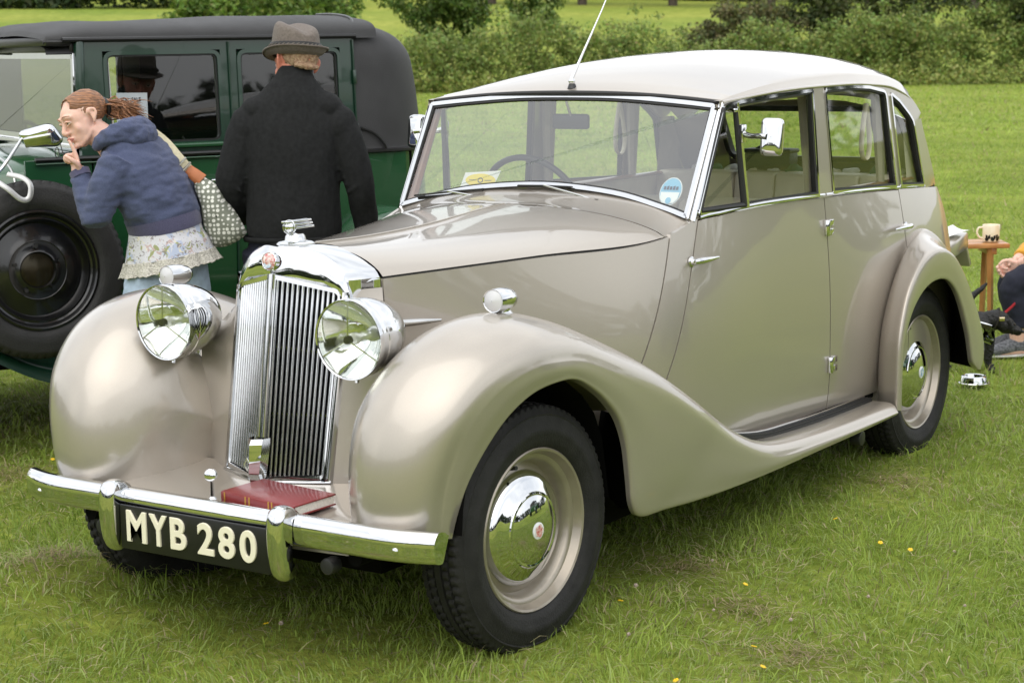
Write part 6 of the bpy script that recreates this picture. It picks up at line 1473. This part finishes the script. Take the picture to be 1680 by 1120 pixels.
hb = MB(); TM = lambda *p: Mm_ @ Vector((p[0]*.95, p[1]*.95, p[2]*.95))
hb.ball(TM(0, .022, .034), (.0735, .088, .072), 28, 18, M=Mm_.to_3x3()); hb.tube([TM(-.05, .085, -.02), TM(0, .108, -.028), TM(.05, .085, -.02)], [.010, .012, .010], 10, k=3)
hme = remesh(hb, .0045, 1, .004, 85); c_ = co_of(hme); inv = Mm_.inverted()
for i in range(len(c_)):
    q = inv @ Vector(c_[i])
    if q.y < .03 and q.z < .05: c_[i] = np.array(Mm_ @ Vector((q.x*.80, q.y+.03, q.z)))
set_co(hme, c_); link('hair', hme, HAIRM, man, angle=None)
# hat
FELT = mat('grey brown felt', srgb(98, 89, 82), .95, sheen=.1, col2=srgb(114, 105, 97), vscale=120, bump=.4, bscale=400); BAND = mat('dark hat band', (.012, .011, .010), .6)
hat = thing('trilby_hat', 'grey brown felt trilby hat with plaited band on the man head', 'hat', (0, 0, 0)); hat.matrix_world = man.matrix_basis.copy()
Mt = Matrix.Translation((.026, .050, 1.600)) @ Matrix.Rotation(.05, 4, 'Y') @ Matrix.Rotation(-.10, 4, 'X') @ Matrix.Rotation(.55, 4, 'Z')
rows = []
def hatring(rx, ry, z, fn=None, n=56):
    out = []
    for a in np.linspace(0, 2*PI, n, endpoint=False):
        x, y = rx*math.cos(a), ry*math.sin(a); zz = z+(fn(x, y, a) if fn else 0); out.append(tuple(Mt @ Vector((x, y, zz))))
    return out
br = lambda x, y, a: .014*(abs(math.cos(a))**2)-.018*max(0, math.sin(a))+.022*max(0, -math.sin(a))
topf = lambda k: (lambda x, y, a: .026*(y/.1)*k-.016*k*math.exp(-(x/.03)**2)*(1 if k > .5 else .4))
SCH = 1.04
HR = [(.114, .136, .004, br), (.1165, .1385, .007, br), (.114, .136, .0095, br), (.098, .118, .003, lambda x, y, a: br(x, y, a)*.45), (.087, .106, .006, None), (.086, .104, .03, None), (.0835, .100, .055, topf(.15)), (.080, .096, .085, topf(.5)), (.074, .089, .106, topf(.8)), (.062, .076, .118, topf(1)), (.042, .052, .120, topf(1)), (.015, .02, .119, topf(1)), (.001, .001, .119, topf(1))]
HR = [(a_*SCH, b__*SCH, c__, d__) for a_, b__, c__, d__ in HR]
G = np.array([hatring(*h) for h in HR]); MB().grid(cr(G, 3), closev=True, flip=True).build('crown_and_brim', FELT, hat, angle=None)
inn_ = [hatring(.112, .134, .003, br), hatring(.095, .114, -.003, lambda x, y, a: br(x, y, a)*.45), hatring(.084, .102, .0, None)]
MB().grid(np.array(inn_), closev=True).build('brim_underside', FELT, hat, angle=None)
MB().grid(np.array([hatring(.0935, .1135, .012), hatring(.0945, .1145, .014), hatring(.0925, .1115, .046), hatring(.0905, .109, .047)]), closev=True, flip=True).build('hat_band', BAND, hat, angle=None)
pl = MB()
for k in range(34):
    a = 2*PI*k/34; p = Vector((.0950*math.cos(a), .1150*math.sin(a), .034)); t_ = Vector((-.0905*math.sin(a), .1095*math.cos(a), 0)).normalized()
    pl.tube([tuple(Mt @ (p-t_*.008+Vector((0, 0, -.006)))), tuple(Mt @ (p+p.normalized()*.002)), tuple(Mt @ (p+t_*.008+Vector((0, 0, .006))))], [.0015, .0032, .0015], 6, k=2)
pl.build('plaited_cord', mat('grey cord', srgb(92, 86, 78), .8), hat, angle=None)

# ------------------------------------------------------------------ seated person at the right edge
MUST = mat('mustard knit', srgb(216, 160, 52), .95, sheen=.2, var=.1, vscale=60, bump=.5, bscale=260); SNEAK = mat('grey sneaker mesh', srgb(118, 120, 124), .8, col2=srgb(60, 62, 66), vscale=90)
SOLE = mat('white sole', (.55, .55, .54), .6)
sit = person('seated person in mustard top and navy trousers with clasped hands at the right edge', 9.42, (1660-840)/3081.67*9.42)
sb = MB()
SC_ = .985
Ms_ = Matrix.Identity(4); fwd = Vector((-.95, -.2, -.1)).normalized(); upv = Vector((0, 0, 1)); upv = (upv-fwd*upv.dot(fwd)).normalized(); yv = -fwd; xv = yv.cross(upv)
for i in range(3): Ms_[i][0], Ms_[i][1], Ms_[i][2] = xv[i], yv[i], upv[i]
Ms_.translation = Vector((.40, .0, 1.09)); head(sb, Ms_, .96)
sb.tube([(.42, 0, 1.05), (.44, 0, .98), (.46, 0, .90)], [.052, .054, .07], 14, k=3)
sb.tube([(.45, 0, .95), (.47, 0, .80), (.49, 0, .60), (.50, 0, .44)], [(.14, .085), (.165, .10), (.15, .10), (.17, .12)], 16, k=3, up=(0, 1, 0))
SAR = [[(.44, q*.17, .90), (.40, q*.23, .74), (.30, q*.23, .60), (.15, q*.13, .545), (.055, q*.045, .50)] for q in (-1, 1)]
for A_ in SAR: limb(sb, A_, [.05, .046, .042, .036, .027])
for q in (-1, 1):
    hm_ = frame_at((.012, q*.024, .478), (-.80, -q*.42, -.30), (.1, -.2, .8)); hand(sb, hm_, (.75, .8, .8, .85), .92, .7, 1)
SL_ = [[(.46, -.09, .42), (.24, -.10, .435), (.020, -.105, .405), (.035, -.10, .24), (.035, -.10, .10)], [(.46, .09, .42), (.26, .09, .435), (.055, .085, .405), (.075, .08, .24), (.07, .08, .10)]]
for L_ in SL_:
    limb(sb, L_, [.10, .085, .058, .052, .036]); e = L_[-1]; sb.tube([(e[0]+.03, e[1], .075), (e[0]-.05, e[1]-.01, .07), (e[0]-.13, e[1]-.02, .06)], [(.034, .03), (.038, .028), (.03, .018)], 12, k=3, up=(0, 1, 0))
link('body', remesh(sb, .0048, 2), SKIN, sit, angle=None); face_details(sit, Ms_, .96)
tp = MB(); tp.tube([(.435, 0, .985), (.45, 0, .93), (.47, 0, .80), (.49, 0, .60), (.50, 0, .45)], [(.08, .07), (.15, .10), (.185, .12), (.175, .125), (.19, .14)], 20, k=3, up=(0, 1, 0))
for A_ in SAR: limb(tp, A_[:-1]+[(.085, A_[-1][1]*1.45, .515)], [.066, .062, .058, .052, .042], 14)
link('knitted_top', remesh(tp, .008, 2, .006, 18), MUST, sit, angle=None)
tz = MB(); tz.tube([(.52, 0, .52), (.50, 0, .42)], [(.17, .13), (.18, .13)], 18, up=(0, 1, 0))
for L_ in SL_: limb(tz, L_[:3]+[tuple(np.array(L_[3])+(0, 0, -.0)), tuple(np.array(L_[3])+(-.004, 0, -.055))], [.112, .096, .075, .068, .066], 16)
link('trousers', remesh(tz, .008, 2, .005, 16), NAVY, sit, angle=None)
for L_ in SL_:
    e = L_[-1]; s_ = MB(); s_.tube([(e[0]+.045, e[1], .085), (e[0], e[1], .092), (e[0]-.08, e[1]-.012, .078), (e[0]-.165, e[1]-.024, .062)], [(.038, .036), (.045, .044), (.045, .034), (.034, .02)], 14, k=3, up=(0, 1, 0)); so_ = s_.build('sneaker', SNEAK, sit, angle=None)
    s_ = MB(); s_.tube([(e[0]+.075, e[1], .046), (e[0]-.06, e[1]-.01, .044), (e[0]-.182, e[1]-.026, .044)], [(.036, .010), (.044, .010), (.030, .009)], 14, k=3, up=(0, 1, 0)); s_.build('sole', SOLE, so_, angle=None)
    for k in range(4): s_ = MB(); s_.tube([(e[0]-.035-.022*k, e[1]-.026, .112-.008*k), (e[0]-.045-.022*k, e[1]+.014, .113-.008*k)], .004, 6); s_.build('lace', SOLE, so_)
hb = MB(); hb.ball(Ms_ @ Vector((0, .03, .045)), (.083, .098, .084), 24, 16, M=Ms_.to_3x3()); link('hair', remesh(hb, .006, 1, .004, 60), HAIRM, sit, angle=None)
ch = thing('folding_chair', 'low folding camp chair under the seated person at the right edge', 'chair', (0, 0, 0)); ch.matrix_world = sit.matrix_basis.copy()
MB().box((.24, -.24, .29), (.70, .24, .315)).build('seat', NAVY, ch, bevel=.008); MB().box((.64, -.24, .40), (.67, .24, .85)).build('backrest', NAVY, ch, bevel=.008)
for q in (-1, 1):
    MB().tube([(.24, q*.25, .03), (.68, q*.25, .33), (.70, q*.25, .86)], .011, 8).build('leg', ALU, ch); MB().tube([(.70, q*.25, .03), (.26, q*.25, .31)], .011, 8).build('leg', ALU, ch)

# ------------------------------------------------------------------ black dog
FUR = mat('black dog coat', (.0055, .0052, .005), .6, var=.25, vscale=40, bump=.7, bscale=110)
pd = base_at(8.93, (1625-840)/3081.67*8.93)
dog = thing('dog', 'small black dog with raised tail standing behind the rear bumper', 'dog', (pd[0], pd[1], 0), -YAW)
db = MB()
db.tube([(-.205, .10, .265), (-.16, .085, .272), (-.08, .055, .255), (-.01, .02, .250), (.035, .0, .258)], [(.045, .05), (.062, .066), (.064, .070), (.072, .085), (.056, .066)], 16, k=4)
db.tube([(.02, .0, .275), (.055, -.02, .290), (.085, -.035, .275)], [.052, .047, .042], 12, k=3)
db.ball((.092, -.04, .262), (.044, .040, .040), 16, 12); db.tube([(.10, -.045, .255), (.135, -.06, .240), (.160, -.07, .232)], [(.030, .026), (.024, .020), (.018, .015)], 12, k=3)
for q in (-1, 1):
    db.tube([(.082+.012*q, -.040-.034*q, .292), (.090+.012*q, -.046-.046*q, .262), (.098+.012*q, -.05-.046*q, .225)], [(.018, .006), (.021, .007), (.010, .004)], 8, k=3)
    db.tube([(.02+.008*q, .0+.038*q, .22), (.025+.008*q, -.002+.042*q, .15), (.018+.008*q, .0+.042*q, .105), (.022+.008*q, .0+.042*q, .058)], [.030, .021, .018, .015], 10, k=3)
    db.tube([(.018+.008*q, .0+.042*q, .050), (.050+.008*q, -.008+.042*q, .046)], [.018, .016], 10)
    db.tube([(-.165, .09+.04*q, .235), (-.135, .08+.045*q, .170), (-.185, .095+.045*q, .115), (-.178, .092+.045*q, .058)], [.042, .030, .016, .014], 10, k=3)
    db.tube([(-.182, .093+.045*q, .048), (-.148, .082+.045*q, .046)], [.017, .015], 10)
db.tube([(-.10, .07, .27), (-.075, .085, .335), (-.035, .095, .39), (.010, .10, .425), (.032, .10, .452)], [.026, .021, .017, .012, .006], 10, k=4)
link('body', remesh(db, .005, 2, .003, 60), FUR, dog, angle=None)
for q in (-1, 1): MB().ball((.118+.006*q, -.056-.022*q, .272), .0055, 10, 8).build('eye', mat('dog eye', (.02, .012, .006), .1), dog)
MB().ball((.166, -.073, .235), (.010, .010, .008), 10, 8).build('nose', mat('dog nose', (.006, .006, .006), .3), dog)
cb = MB(); cb.tube([(.048+.052*math.cos(t)*.35, -.014+.052*math.sin(t), .286+.050*math.cos(t)) for t in np.linspace(0, 2*PI, 25)], (.009, .003), 8, cap=False); cb = cb.build('collar', mat('collar web', (.03, .025, .02), .7), dog)
MB().box((.050, -.076, .287), (.078, -.066, .307)).build('buckle', mat('brass', (.72, .60, .38), .25, 1.0), cb, bevel=.003)
REDW = mat('red webbing', srgb(176, 36, 48), .7, bump=.3, bscale=300)
pa = np.array(base_at(8.87, (1628-840)/3081.67*8.87)); pb_ = np.array(base_at(9.38, (1690-840)/3081.67*9.38))
ls = MB().tube([(pa[0], pa[1], .268), ((pa[0]+pb_[0])/2, (pa[1]+pb_[1])/2, .292), (pb_[0], pb_[1], .350), (pb_[0]+.03, pb_[1]+.0, .44)], (.009, .003), 8, k=5, up=(0, 0, 1)).build('dog_lead', REDW, None, loc=(pa[0], pa[1], .268)); tag(ls, 'red webbing dog lead running from the black dog to the seated person', 'dog lead')

# ------------------------------------------------------------------ table, mug, bowl, book, papers
PINE = mat('varnished pine', srgb(196, 142, 84), .42, coat=.3, col2=srgb(168, 112, 60), vscale=9, bump=.1, bscale=60)
p = base_at(9.7, (1620-840)/3081.67*9.7); tb = thing('wooden_table', 'small folding pine picnic table behind the beige car', 'table', (p[0], p[1], 0), -YAW)
MB().box((-.42, -.115, .553), (.108, .005, .578)).build('tabletop_plank', PINE, tb, bevel=.005); MB().box((-.42, .009, .553), (.112, .13, .578)).build('tabletop_plank', PINE, tb, bevel=.005)
for (x, y, x2) in ((.012, -.09, .024), (.035, .10, .02), (-.36, -.09, -.37), (-.36, .10, -.37)): MB().tube([(x, y, .553), (x2, y, .04)], (.018, .014), 4).build('leg', PINE, tb, smooth=False)
MB().box((.0, -.10, .52), (.045, .11, .553)).build('table_batten', PINE, tb, bevel=.003); MB().box((-.385, -.10, .52), (-.345, .11, .553)).build('table_batten', PINE, tb, bevel=.003)
CREAMC = mat('cream glazed china', srgb(232, 220, 192), .2, coat=.5); INKM = mat('black china print', (.012, .012, .013), .25)
pm = Vector((p[0], p[1], .578))+Vector((RH[0], RH[1], 0))*.030+Vector((FH[0], FH[1], 0))*(-.03)
mg = thing('mug', 'cream china mug with black motor car print standing on the pine table', 'mug', tuple(pm), -YAW)
MB().lathe([(.001, .004), (.038, .003), (.042, .006), (.044, .02), (.045, .088), (.0435, .0905), (.0415, .088), (.040, .01), (.001, .008)], 36).build('mug_body', CREAMC, mg)
MB().tube([(-.043, 0, .076), (-.064, 0, .074), (-.073, 0, .052), (-.062, 0, .028), (-.043, 0, .02)], .0055, 8, k=4).build('handle', CREAMC, mg)
def mugpt(a, z, d=.0006): return ((.0447+d)*math.sin(a), -(.0447+d)*math.cos(a), z)
def mugpoly(pts): MB().add([mugpt(*q) for q in pts], [tuple(range(len(pts)))]).build('mug_print', INKM, mg)
for a0 in (-.75, -.05, .55):
    mugpoly([(a0+.24*math.cos(t), .018+.010*math.sin(t)) for t in np.linspace(0, 2*PI, 14, endpoint=False)])
for a0 in np.linspace(-.9, .65, 6): mugpoly([(a0, .020), (a0+.26, .020), (a0+.26, .038+.006*math.sin(a0*7)), (a0, .036+.006*math.sin(a0*5))])
bw = thing('dog_bowl', 'shiny steel dog bowl lying on the grass behind the rear wheel', 'bowl', (.388, 4.222, float(ground_z(.388, 4.222))+.028))
MB().lathe([(.066, -.006), (.064, .006), (.058, .026), (.052, .030), (.048, .027), (.045, .012), (.001, .010)], 40).build('bowl_shell', CHROME, bw); MB().lathe([(.068, -.006), (.070, -.003), (.066, .001)], 40).build('bowl_rim', CHROME2, bw)
MBAG = thing('black_bag', 'black nylon bag standing on the parcel shelf inside the beige car', 'bag', (-.10, 3.085, 1.086), 0)
MB().box((-.105, -.045, 0), (.105, .045, .085)).build('bag_body', BAGM, MBAG, bevel=.012); MB().box((-.110, -.05, .080), (.110, .048, .098)).build('bag_flap', BAGM, MBAG, bevel=.008)
MB().tube([(-.06, -.02, .096), (-.03, -.02, .108), (.03, -.02, .108), (.06, -.02, .096)], .005, 6, k=3).build('handle', BAGM, MBAG)
# the book on the apron
bk = thing('book', 'dark red gilt tooled album lying on the front apron before the grille', 'book', (.166, -.405, .450), 0)
v1 = Vector((.281, -.036, 0)).normalized(); v2 = Vector((.03, .13, 0)).normalized()
Mbk = Matrix.Identity(4)
Mbk[0][0], Mbk[1][0], Mbk[2][0] = v1.x, v1.y, .0; Mbk[0][1], Mbk[1][1], Mbk[2][1] = v2.x, v2.y, .07
Mbk[0][3], Mbk[1][3], Mbk[2][3] = 0.0, 0, .008
REDL = mat('dark red leather', srgb(122, 34, 36), .36, coat=.25, var=.08, vscale=18, bump=.15, bscale=220); GILT = mat('gilt line', srgb(190, 150, 70), .35, .7); PAGES = mat('page edges', srgb(216, 212, 202), .7, var=.15, vscale=200)
MB().box((-.142, -.068, .019), (.142, .068, .0235), M=Mbk).build('cover_board', REDL, bk, bevel=.0015); MB().box((-.142, -.068, -.007), (.142, .068, -.003), M=Mbk).build('cover_board', REDL, bk, bevel=.0015)
MB().box((-.138, -.062, -.003), (.138, .064, .019), M=Mbk).build('page_block', PAGES, bk)
MB().box((-.142, -.0715, -.0065), (.142, -.066, .023), M=Mbk).build('spine', REDL, bk, bevel=.003)
for x in (-.128, -.045, -.030, .045, .058, .128): MB().box((x, -.0722, -.006), (x+.0045, -.0712, .0225), M=Mbk).build('gilt_band', GILT, bk)
# papers on the open boot lid; event card behind the windscreen
for i, (x, y, a) in enumerate(((.36, 3.64, .3), (.24, 3.70, -.2), (.40, 3.735, .9))):
    z = .772+(y-3.68)*.17+.006*i; q = MB(); n_ = 7
    G = np.array([[((i_-3)/3*.10*math.cos(a)-(j-3)/3*.07*math.sin(a), (i_-3)/3*.10*math.sin(a)+(j-3)/3*.07*math.cos(a), .006*math.sin(i_*1.1+j*.7+i)+.17*((i_-3)/3*.10*math.sin(a)+(j-3)/3*.07*math.cos(a))) for j in range(n_)] for i_ in range(n_)])
    o = q.grid(G).build('paper_sheet', PAPER, None, angle=None); o.location = (x, y, z); tag(o, ('crumpled white paper on the open boot lid beside the rear wing', 'white paper sheet further in on the open boot lid', 'white paper turned askew at the rear edge of the open boot lid')[i], 'paper', 'papers on the boot lid')
cd = thing('event_card', 'white card with yellow oval badge standing behind the windscreen', 'card', (-.285, 1.205, 1.150), 0)
fcard = lambda a, b, d: (a, -d+.30*b, b)
b_ = MB(); fill(b_, [(-.085, -.012), (.055, .005), (.078, .060), (-.068, .050)], .0, fcard); b_.build('card_sheet', PAPER, cd)
b_ = MB(); fill(b_, [(.000+.062*math.cos(t), .026+.022*math.sin(t)) for t in np.linspace(0, 2*PI, 32, endpoint=False)], .0015, fcard); b_.build('yellow_oval', STY, cd)
b_ = MB(); ring(b_, [(.000+.011*math.cos(t), .026+.009*math.sin(t)) for t in np.linspace(0, 2*PI, 20, endpoint=False)], .003, .002, .0025, fcard); b_.build('oval_emblem', INKB, cd)
for s_ in (-1, 1):
    b_ = MB(); fill(b_, [(s_*.018, .025), (s_*.046, .0255), (s_*.046, .0275), (s_*.018, .027)], .0025, fcard); b_.build('card_lettering', INKB, cd)
